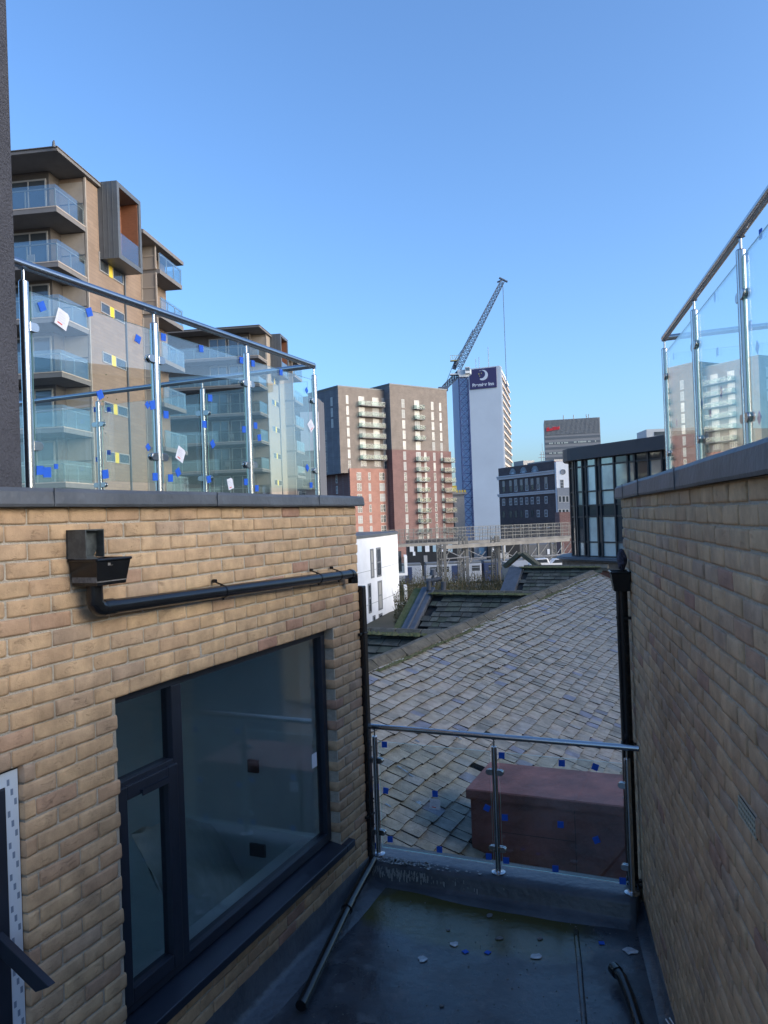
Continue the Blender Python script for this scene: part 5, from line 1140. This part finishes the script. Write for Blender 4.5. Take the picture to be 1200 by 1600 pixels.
# ------------------------------------------------------------------ balconied blocks at the left
buff = brickface('tan_far_brick', ((.25, .185, .14), (.215, .158, .12)), (.17, .135, .11), 1.0, bw=.9, rh=.22, var=.08)
paleb = mat('pale_buff_wall', (.29, .25, .205), .85, var=.08, vscale=.7)
def flats(name, label, ox, oy, deg, ztop, n, wallm, gz=GZ):
    f = Fr(ox, oy, deg); t = thing(name, label, 'apartment block', (ox - 5, oy + 8, gz), 'balconied apartment blocks on the left'); H = 2.9; rr = random.Random(int(ox * 10))
    mb = MB(); mb.box(f, 3.0, 7.6, -14, 0, gz, ztop - .2); mb.box(f, 7.6, 13.8, -14, 0, gz, ztop - 1.75); obj('brick_wall', mb, wallm, t)
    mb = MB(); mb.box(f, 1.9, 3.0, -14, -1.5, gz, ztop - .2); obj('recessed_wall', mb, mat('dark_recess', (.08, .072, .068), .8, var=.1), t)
    mb = MB(); mb.box(f, -.12, 5.6, -14, .22, ztop - .17, ztop + .06); mb.box(f, -.2, 5.7, -14, .28, ztop + .0, ztop + .05); obj('roof_slab', mb, M_soffit, t, bev=.02)
    mb = MB(); mb.box(f, 7.62, 14.0, -6, 1.3, ztop - 1.75, ztop - 1.5); obj('roof_slab', mb, M_soffit, t, bev=.02)
    mb = MB(); mb.box(f, 5.75, 7.5, -14, -.3, ztop - .1, ztop + .2); obj('parapet', mb, M_zinc, t)
    for k in range(n):
        z = ztop - 3.0 - k * H
        mb = MB(); mb.box(f, 0, 3.0, -14, 0, z - .30, z - .05); mb.box(f, -.02, 3.0, -14, .02, z - .05, z, 1); b = obj('balcony', mb, [M_soffit, mat('pale_edge', (.45, .38, .32), .7)], t)
        mb = MB(); mb.box(f, .02, 2.9, -.05, -.03, z + .02, z + 1.15); mb.box(f, 0.0, .02, -14, -.06, z + .02, z + 1.15); obj('glass_guard', mb, M_bglass, b)
        mb = MB(); mb.box(f, .03, .09, -14, -.1, z + .92, z + .97); mb.box(f, .03, 2.95, -.14, -.09, z + .92, z + .97)
        for q in range(9): mb.box(f, .04, .10, -.12 - q * 1.7, -.06 - q * 1.7, z, z + .92)
        mb.box(f, 2.88, 2.94, -.14, -.08, z, z + .92); mb.box(f, 1.4, 1.46, -.14, -.08, z, z + .92); obj('guard_rail', mb, M_fframe, b)
        # glazed front and side behind the balcony
        w_ = fwin(t, f.sub(1.9, -1.5, -90), .15, 2.3, z + .05, z + 2.4, M_pane, M_fframe, side=-1, bars=1, fw_=.09)
        fwin(t, f.sub(1.9, -1.5, -90), 2.5, 4.4, z + .05, z + 2.4, M_pane, M_fframe, side=-1, bars=1, fw_=.09)
        mb = MB(); mb.box(f, 2.96, 3.0, -1.5, -.1, z, z + 2.55); mb.box(f, 2.93, 2.96, -1.5, -.1, z + 1.28, z + 1.34, 1); obj('cream_panel', mb, [M_cream, M_zinc], t)
        # dining chair or table on some balconies
        if k in (1, 3, 4):
            mb = MB(); cx_, cy_ = .9, -2.0 - .6 * k
            for a_, b_ in ((0, 0), (.42, 0), (0, .42), (.42, .42)): mb.box(f, cx_ + a_, cx_ + a_ + .03, cy_ + b_, cy_ + b_ + .03, z, z + .45)
            mb.box(f, cx_, cx_ + .46, cy_, cy_ + .46, z + .45, z + .49); mb.box(f, cx_ + .42, cx_ + .46, cy_, cy_ + .46, z + .49, z + .95)
            ch = obj('balcony_chair', mb, mat('garden_grey', (.25, .25, .25), .6)); props(ch, '%s garden chair on a balcony of the %s' % (('grey', 'higher', '', 'middle', 'lower')[k], 'near apartment block' if ox < -16 else 'second apartment block'), 'chair', 'garden chairs on the balconies')
        # strip window with a yellow panel
        if k > 0 or True:
            a = 4.35; zz = z + 1.35; h = 1.1 if k == 1 else .62; z0_ = zz - (h - .62)
            if k >= 1:
                fwin(t, f, a, a + 1.1, z0_, zz + .62, M_pane, M_fframe, fw_=.06); fwin(t, f, a + 1.6, a + 2.95, z0_, zz + .62, M_pane, M_fframe, fw_=.06)
                mb = MB(); mb.box(f, a + 1.1, a + 1.6, -.02, .03, z0_, zz + .62); obj('yellow_panel', mb, M_yellow, t)
        # far bay: cream screens and balcony beyond
        z9 = z - .25
        mb = MB(); hh = 2.65 if k else 1.7; mb.box(f, 9.9, 9.98, 0.0, 1.05, z9 + .0, z9 + hh, 0)
        for q in range(1, 3): mb.box(f, 9.86, 9.9, 0, 1.05, z9 + q * .85 - .04, z9 + q * .85 + .04, 1)
        mb.box(f, 9.84, 9.9, .97, 1.06, z9, z9 + hh, 1); mb.box(f, 9.84, 9.9, 0, .08, z9, z9 + hh, 1); obj('cream_screen', mb, [mat('taupe_panel', (.27, .245, .22), .7), M_cream], t)
        mb = MB(); mb.box(f, 10, 13.7, 0, 1.25, z9 - .28, z9); b = obj('balcony', mb, M_soffit, t)
        mb = MB(); mb.box(f, 10.05, 13.65, 1.22, 1.25, z9, z9 + 1.1); mb.box(f, 13.66, 13.7, .05, 1.2, z9, z9 + 1.1); obj('glass_guard', mb, M_bglass, b)
        mb = MB()
        for q in range(4): mb.box(f, 10.05 + q * 1.17, 10.11 + q * 1.17, 1.15, 1.21, z9, z9 + 1.05)
        mb.box(f, 10, 13.7, 1.15, 1.21, z9 + 1.0, z9 + 1.05); obj('guard_rail', mb, M_fframe, b)
    # projecting zinc box
    a0, a1 = 4.45, 7.55; zt_ = ztop + .15; zb_ = ztop - 4.35; o_ = 1.2; th = .28
    mb = MB(); mb.box(f, a0, a0 + th, 0, o_, zb_, zt_); mb.box(f, a1 - th, a1, 0, o_, zb_, zt_); mb.box(f, a0 + th, a1 - th, 0, o_, zt_ - th, zt_); mb.box(f, a0 + th, a1 - th, 0, o_, zb_, zb_ + th)
    for q in range(1, 4): mb.box(f, a0 - .02, a0, o_ * q / 4 - .02, o_ * q / 4 + .02, zb_, zt_)
    zx = obj('zinc_box', mb, M_zinc, t)
    mb = MB(); mb.box(f, a0 + th, a1 - th, .01, .05, zb_ + th, zt_ - th); mb.box(f, a1 - th - .04, a1 - th, .05, o_ - .1, zb_ + th, zt_ - th); obj('timber_lining', mb, M_wood, zx)
    mb = MB(); mb.box(f, a0 + th, a1 - th, o_ - .08, o_ - .05, zb_ + th, zb_ + th + 1.3); obj('glass_guard', mb, M_bglass, zx)
    mb = MB(); mb.box(f, 7.35, 7.47, 0, .1, gz, ztop - 4.4); obj('wall_downpipe', mb, M_zinc, t)
    mb = MB(); mb.box(f, 2.95, 3.05, -.05, .06, gz, ztop - .2); obj('corner_trim', mb, M_cream, t)
    return f, t
cA = P(88, 323, 40)
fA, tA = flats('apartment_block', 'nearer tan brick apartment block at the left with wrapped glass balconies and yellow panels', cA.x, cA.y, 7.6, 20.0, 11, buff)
cB = P(402, 508, 78)
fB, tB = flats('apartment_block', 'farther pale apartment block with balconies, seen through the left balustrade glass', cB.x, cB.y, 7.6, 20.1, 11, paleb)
mb = MB(); q = P(84, 230, 39.6); mb.tube(q, q + Vector((0, 0, .28)), .10, 8, r1=.07); mb.tube(q + Vector((0, 0, .24)), q + Vector((.02, 0, .36)), .07, 8, r1=.03)
props(obj('roof_vent', mb, M_zinc), 'tiny dark vent knob on the roof corner of the nearer apartment block', 'vent')
mb = MB(); g = P(134, 628, 44); rr = random.Random(17)
for i in range(500):
    c = g + Vector((rr.gauss(0, .5), rr.gauss(0, .3), rr.gauss(-.4, .75))); s_ = .09; mb.add([c, c + Vector((s_, rr.uniform(-s_, s_), s_ * .4)), c + Vector((s_ * .3, 0, s_))], [(0, 1, 2)])
props(obj('balcony_creeper', mb, mat('creeper_green', (.06, .13, .03), .8, col2=(.10, .18, .05), vscale=5)), 'bushy green potted creeper on a balcony of the nearer apartment block', 'plant')
# grey block glimpsed behind the corner post
mb = MB(); gq = P(468, 640, 120); gb2 = thing('grey_panel_block', 'narrow grey and lilac panelled block glimpsed between the pale flats and the brown tower', 'building', (gq.x, gq.y + 5, GZ))
G2 = Fr(gq.x, gq.y, 95); mb.box(G2, -3, 2.6, -8, 0, GZ, P(468, 620, 120).z); obj('dark_wall', mb, mat('dark_grey_wall', (.10, .105, .12), .8), gb2)
mb = MB(); zz1 = P(480, 645, 120).z; zz0 = P(480, 705, 120).z; mb.box(G2, .2, 3.0, 0, .8, zz0, zz1); obj('lilac_bay', mb, mat('lilac_panel', (.36, .36, .42), .8), gb2)
for k in range(4): fwin(gb2, G2, -2.3, -1.5, zz0 - 8 + k * 2.9, zz0 - 6.2 + k * 2.9, M_paneb, fw_=.1)
for k in range(3): balcony(gb2, G2, .3, 2.8, zz0 - 2.6 - k * 2.9, 1.0, nposts=2)

# ------------------------------------------------------------------ out of frame at the right: the block mirrored in the glass
rbk2 = thing('neighbour_block', 'dark brick neighbouring block beyond the right terrace, mirrored in the glass', 'building', (34, 8, GZ))
mb = MB(); mb.box(XY, 26, 40, -14, 24, GZ, 6.4); obj('brick_wall', mb, mat('neighbour_wall', (.16, .16, .165), .9, var=.1), rbk2)
mb = MB(); mb.box(XY, 25.8, 40.2, -14.2, 24.2, 6.4, 6.8); obj('parapet', mb, M_conc, rbk2)
NF = Fr(26, -14, 0)
for k in range(6):
    for j in range(2): fwin(rbk2, NF, 3 + k * 6, 5 + k * 6, -1 + j * 3.2, 1 + j * 3.2, M_pane, M_wframe, side=-1, bars=1, fw_=.12)

# ------------------------------------------------------------------ railway
mb = MB(); n = 30; vs = []
for i in range(n + 1):
    for j in range(n + 1):
        x = -40 + 120 * i / n; y = 34 + 76 * j / n; vs.append(Vector((x, y, -8.6 - .018 * (y - 34) + .5 * noise.noise(Vector((x * .1, y * .1, 0))) + (-4 if i in (0, n) or j in (0, n) else 0))))
mb.add(vs, [(i * (n + 1) + j, (i + 1) * (n + 1) + j, (i + 1) * (n + 1) + j + 1, i * (n + 1) + j + 1) for i in range(n) for j in range(n)], 0, True)
props(obj('embankment', mb, mat('rough_ground', (.06, .06, .035), .95, col2=(.09, .075, .05), vscale=.5, bump=.5, bscale=3)), kind='structure')
mb = MB(); mb.box(XY, -60, 90, 112, 150, -13.0, -11.7); props(obj('track_bed', mb, mat('ballast', (.12, .11, .10), .95, var=.3, vscale=2)), kind='structure')
# undergrowth: tangled leaf and twig clumps
mb = MB(); rr = random.Random(44)
for i in range(34000):
    y = rr.uniform(48, 105); px = rr.uniform(615, 820); c = P(px, 905, y); gz_ = -8.6 - .018 * (y - 34); cl = noise.noise(Vector((c.x * .35, y * .35, 2)))
    z = gz_ + max(0, rr.random() ** 1.6 * (2.1 + 2.4 * cl)); s_ = rr.uniform(.08, .24)
    a = Vector((rr.uniform(-1, 1), rr.uniform(-1, 1), rr.uniform(-.2, 1.2))) * s_; b = Vector((rr.uniform(-1, 1), rr.uniform(-1, 1), rr.uniform(-.6, .6))) * s_ * .7; p_ = Vector((c.x, y, z)); mb.add([p_, p_ + a, p_ + b], [(0, 1, 2)])
for i in range(1800):
    y = rr.uniform(48, 100); px = rr.uniform(615, 820); c = P(px, 905, y); p_ = Vector((c.x, y, -8.7)); tip = p_ + Vector((rr.uniform(-.5, .5), rr.uniform(-.4, .4), rr.uniform(.8, 2.2))); mb.add([p_, p_ + Vector((.05, 0, 0)), tip], [(0, 1, 2)])
props(obj('undergrowth', mb, mat('brambles', (.06, .055, .025), .9, island=[(0, (.035, .045, .015)), (.5, (.075, .075, .03)), (1, (.13, .095, .055))]), fix=False), 'tangled brown green brambles on the railway embankment', 'brambles', kind='stuff')
# train
tr0 = P(628, 884, 130); tr = thing('commuter_train', 'pale and dark blue commuter train passing behind the brambles', 'train', (tr0.x + 12, 130, -12))
TRF = Fr(tr0.x - 4, 130, 88); tt_ = mat('train_pale', (.34, .38, .44), .4, var=.05); tdb = mat('train_blue', (.03, .05, .12), .4)
ztp = tr0.z
for (c0_, c1_, mm) in ((0, 7.4, tt_), (8.0, 17.6, tt_), (18.0, 26.5, tdb)):
    mb = MB(); mb.box(TRF, c0_, c1_, -2.7, 0, -11.5, ztp - .1); cb_ = obj('carriage', mb, mm, tr, bev=.12)
    mb = MB(); mb.box(TRF, c0_ + .1, c1_ - .1, -2.5, -.2, ztp - .1, ztp + .3); obj('carriage_roof', mb, mat('train_roof', (.12, .14, .16), .6), cb_, bev=.1)
    s = c0_ + .8
    while s < c1_ - 1.6:
        mb = MB(); mb.box(TRF, s, s + 1.35, 0, .03, ztp - 1.35, ztp - .45, 0); mb.box(TRF, s, s + 1.35, .03, .045, ztp - .78, ztp - .72, 1); obj('window', mb, [M_pane, tt_], cb_); s += 1.85
        if 4 < s - c0_ < 6 and c0_ < 18: mb = MB(); mb.box(TRF, s, s + 1.2, 0, .04, -11.3, ztp - .3); obj('door', mb, tdb, cb_); s += 1.6
# signal gantry walkway across the tracks
M_gal = mat('galvanised', (.17, .17, .16), .7, var=.2, vscale=.8); M_rust = mat('pale_beam', (.19, .185, .175), .8, var=.3, vscale=.6)
b0 = P(610, 849, 108); b1 = P(905, 838, 119); BD_ = (b1 - b0); FB = Fr(b0.x, b0.y, math.degrees(math.atan2(BD_.x, BD_.y))); bl = math.hypot(BD_.x, BD_.y); bz = (b0.z + b1.z) / 2
ga = thing('gantry_walkway', 'long galvanised walkway gantry with mesh railings spanning the railway', 'gantry', FB.w(bl / 2, 0, -12))
mb = MB(); mb.box(FB, 0, bl, -1.6, 0, bz - .22, bz); mb.box(FB, 0, bl, .0, .12, bz - .42, bz - .05); obj('deck_beam', mb, M_rust, ga)
for t_ in (0.03, -1.6):
    mb = MB(); k = 0
    while k * 1.4 < bl: mb.box(FB, k * 1.4, k * 1.4 + .09, t_, t_ + .08, bz, bz + 2.05); k += 1
    for z in (.5, 1.0, 1.5, 2.0): mb.box(FB, 0, bl, t_ + .02, t_ + .06, bz + z, bz + z + .05)
    k = 0
    while k * .28 < bl: mb.box(FB, k * .28, k * .28 + .025, t_ + .025, t_ + .05, bz + .02, bz + 2.0); k += 1
    obj('mesh_railing', mb, M_gal, ga)
for px in (722, 825, 868):
    s = FB.sz(px, 850)[0]; mb = MB(); lattice(mb, FB.w(s, -.7, -12.5), FB.w(s, -.7, bz - .3), .8, 9, .06); obj('trestle', mb, M_gal, ga)
# catenary masts and beam in front
M0 = {}
for i, (px, lab) in enumerate(((686, 'leftmost lattice railway mast under the walkway gantry'), (721, 'second lattice railway mast, left of the middle'), (771, 'third lattice railway mast, in front of the dark blue carriage'))):
    q = P(px, 860, 92 + i * 3); b = Vector((q.x, q.y, -10.6)); topz = P(px, 838 if i else 850, 92 + i * 3).z
    m_ = thing('railway_mast', lab, 'railway mast', b, 'lattice masts along the railway')
    mb = MB(); lattice(mb, b, Vector((q.x, q.y, topz)), .55, 10, .05); mb.box(XY, q.x + .5, q.x + .85, q.y - .1, q.y + .15, -10.6, topz); obj('mast_column', mb, M_gal, m_)
    az = P(px, 874 + i * 2, 92).z
    for sg_ in (1,):
        mb = MB(); mb.tube(Vector((q.x, q.y, az)), Vector((q.x + 3.6, q.y, az + .15)), .07, 5); mb.tube(Vector((q.x, q.y, az + 1.5)), Vector((q.x + 2.8, q.y, az + .1)), .05, 5); mb.tube(Vector((q.x + 1.2, q.y, az)), Vector((q.x + .6, q.y, az - 1.3)), .05, 5); mb.tube(Vector((q.x + 2.2, q.y, az)), Vector((q.x + 3.0, q.y, az + .9)), .05, 5); obj('cantilever_arm', mb, M_fframe, m_)
mb = MB(); a = P(684, 853, 92); b = P(890, 836, 103); d = b - a; f_ = Fr(a.x, a.y, math.degrees(math.atan2(d.x, d.y))); Lb = math.hypot(d.x, d.y); mb.box(f_, 0, Lb, -.4, 0, a.z - .45, a.z)
gp = thing('portal_beam', 'pale steel beam of the railway portal in front of the walkway gantry', 'gantry', f_.w(Lb / 2, 0, -11)); obj('beam', mb, M_rust, gp)
for s in (.2, Lb * .47, Lb * .74, Lb * .93):
    mb = MB(); mb.box(f_, s, s + .2, -.3, -.1, -10.8, a.z - .45); obj('column', mb, M_gal, gp); mb = MB(); mb.tube(f_.w(s + .15, -.2, a.z - 2.2), f_.w(s + 1.9, -.2, a.z - .5), .06, 5); obj('brace', mb, M_gal, gp)
for i, px in enumerate((735, 822, 862, 880)):
    q = P(px, 876 - (px - 735) * .06, 98); mb = MB(); mb.tube(q - Vector((2.1, 0, .1)), q + Vector((2.1, 0, .2)), .07, 5); mb.tube(q - Vector((1.2, 0, 1.2)), q + Vector((.3, 0, .1)), .05, 5); mb.tube(q + Vector((.5, 0, 0)), q + Vector((1.4, 0, 1.2)), .05, 5); mb.tube(q + Vector((.1, 0, 0)), Vector((q.x + .1, q.y, a.z - .4)), .04, 5)
    obj('cantilever_arm', mb, M_fframe, gp)
# low buildings behind the railway
def lowb(name, label, px0, px1, py, Y, m_, cols=None, dep=10):
    a = P(px0, py, Y); b = P(px1, py, Y); t = thing(name, label, 'building', ((a.x + b.x) / 2, Y + 5, GZ)); mb = MB(); mb.box(XY, a.x, b.x, Y, Y + dep, GZ, a.z); obj('wall', mb, m_, t)
    f = Fr(a.x, Y, 90)
    for (p0, p1, y0, y1, mm) in (cols or []):
        q0 = P(p0, y0, Y); q1 = P(p1, y1, Y); mb = MB(); mb.box(f, q0.x - a.x, q1.x - a.x, .0, .12, q1.z, q0.z); obj('window', mb, mm, t)
    return t
M_shop = mat('shop_black', (.015, .017, .02), .6); M_sky = mat('pale_blue_panel', (.35, .50, .58), .5)
lowb('black_clad_building', 'black clad building with pale blue and white panels behind the railway', 636, 716, 846, 165, M_shop, [(p, p + 7, 850, 862, M_sky if i % 2 else M_white) for i, p in enumerate((640, 652, 664, 676, 688, 700))] + [(645, 649, 862, 868, M_white), (662, 668, 868, 878, M_fframe), (694, 699, 866, 874, M_curtain)])
lowb('white_panel_building', 'white and grey low building behind the portal masts', 718, 762, 850, 170, mat('pale_low_wall', (.26, .28, .30), .8, var=.1), [(722, 728, 856, 868, M_shop), (734, 741, 854, 872, M_shop), (748, 757, 856, 866, M_sky)])
lowb('dark_shed', 'long dark shed behind the railway, right of the middle', 762, 812, 848, 168, M_shop, [(768, 772, 856, 862, M_white), (780, 795, 864, 876, M_wframe), (784, 790, 852, 866, M_white)])
lowb('grey_shed', 'grey rounded shed roof at the right behind the railway', 812, 900, 852, 172, mat('shed_grey', (.12, .125, .13), .7, var=.1), [(806, 811, 848, 868, M_white), (855, 860, 858, 866, M_white)])
def van(px, py, Y, label, w_=4.2, col=None, head=90):
    q = P(px, py, Y); f = Fr(q.x, q.y, head); t = thing('parked_van', label, 'van', (q.x, q.y, q.z), 'vans parked near the railway')
    prof = [(0, .35), (0, 1.1), (.5, 1.25), (1.2, 1.95), (w_, 2.0), (w_, .35)]; mb = MB(); mb.plate(f, prof, -1.8, 0); obj('body', mb, col, t, bev=.08)
    mb = MB(); mb.plate(f, [(.7, 1.28), (1.3, 1.82), (2.3, 1.85), (2.3, 1.28)], 0, .02); obj('window', mb, M_pane, t)
    for s in (.8, w_ - .9): mb = MB(); mb.tube(f.w(s, -.15, .33) + Vector((0, 0, q.z * 0)), f.w(s, .05, .33), .33, 14); obj('wheel', mb, M_black, t)
    for o in t.children: o.location.z += q.z; 
    return t
vb = lowb('parking_deck', 'grey parking deck behind the farthest wing roof', 828, 905, 893, 75, M_conc, dep=18)
M_vw = mat('van_white', (.72, .74, .76), .3, coat=.5)
for (px, lab, cl) in ((838, 'white van, left one of the pair beside the curved glass building', M_vw), (866, 'white van, right one of the pair beside the curved glass building', M_vw)):
    q = P(px, 893, 77); t = thing('parked_van', lab, 'van', (q.x, q.y, q.z), 'white vans parked beside the glass building'); f = Fr(q.x, q.y, 90)
    mb = MB(); mb.plate(f, [(x, q.z + z) for x, z in ((-.6, .25), (-.6, .75), (-.3, .85), (.1, 1.25), (1.2, 1.3), (1.4, .8), (1.4, .25))], -1.4, 0); obj('body', mb, cl, t, bev=.06)
    mb = MB(); mb.plate(f, [(x, q.z + z) for x, z in ((-.15, .86), (.15, 1.18), (1.1, 1.2), (1.2, .86))], 0, .02); obj('window', mb, M_pane, t)
    for s in (-.2, 1.0): mb = MB(); mb.tube(f.w(s, -.15, q.z + .25), f.w(s, .05, q.z + .25), .25, 12); obj('wheel', mb, M_black, t)
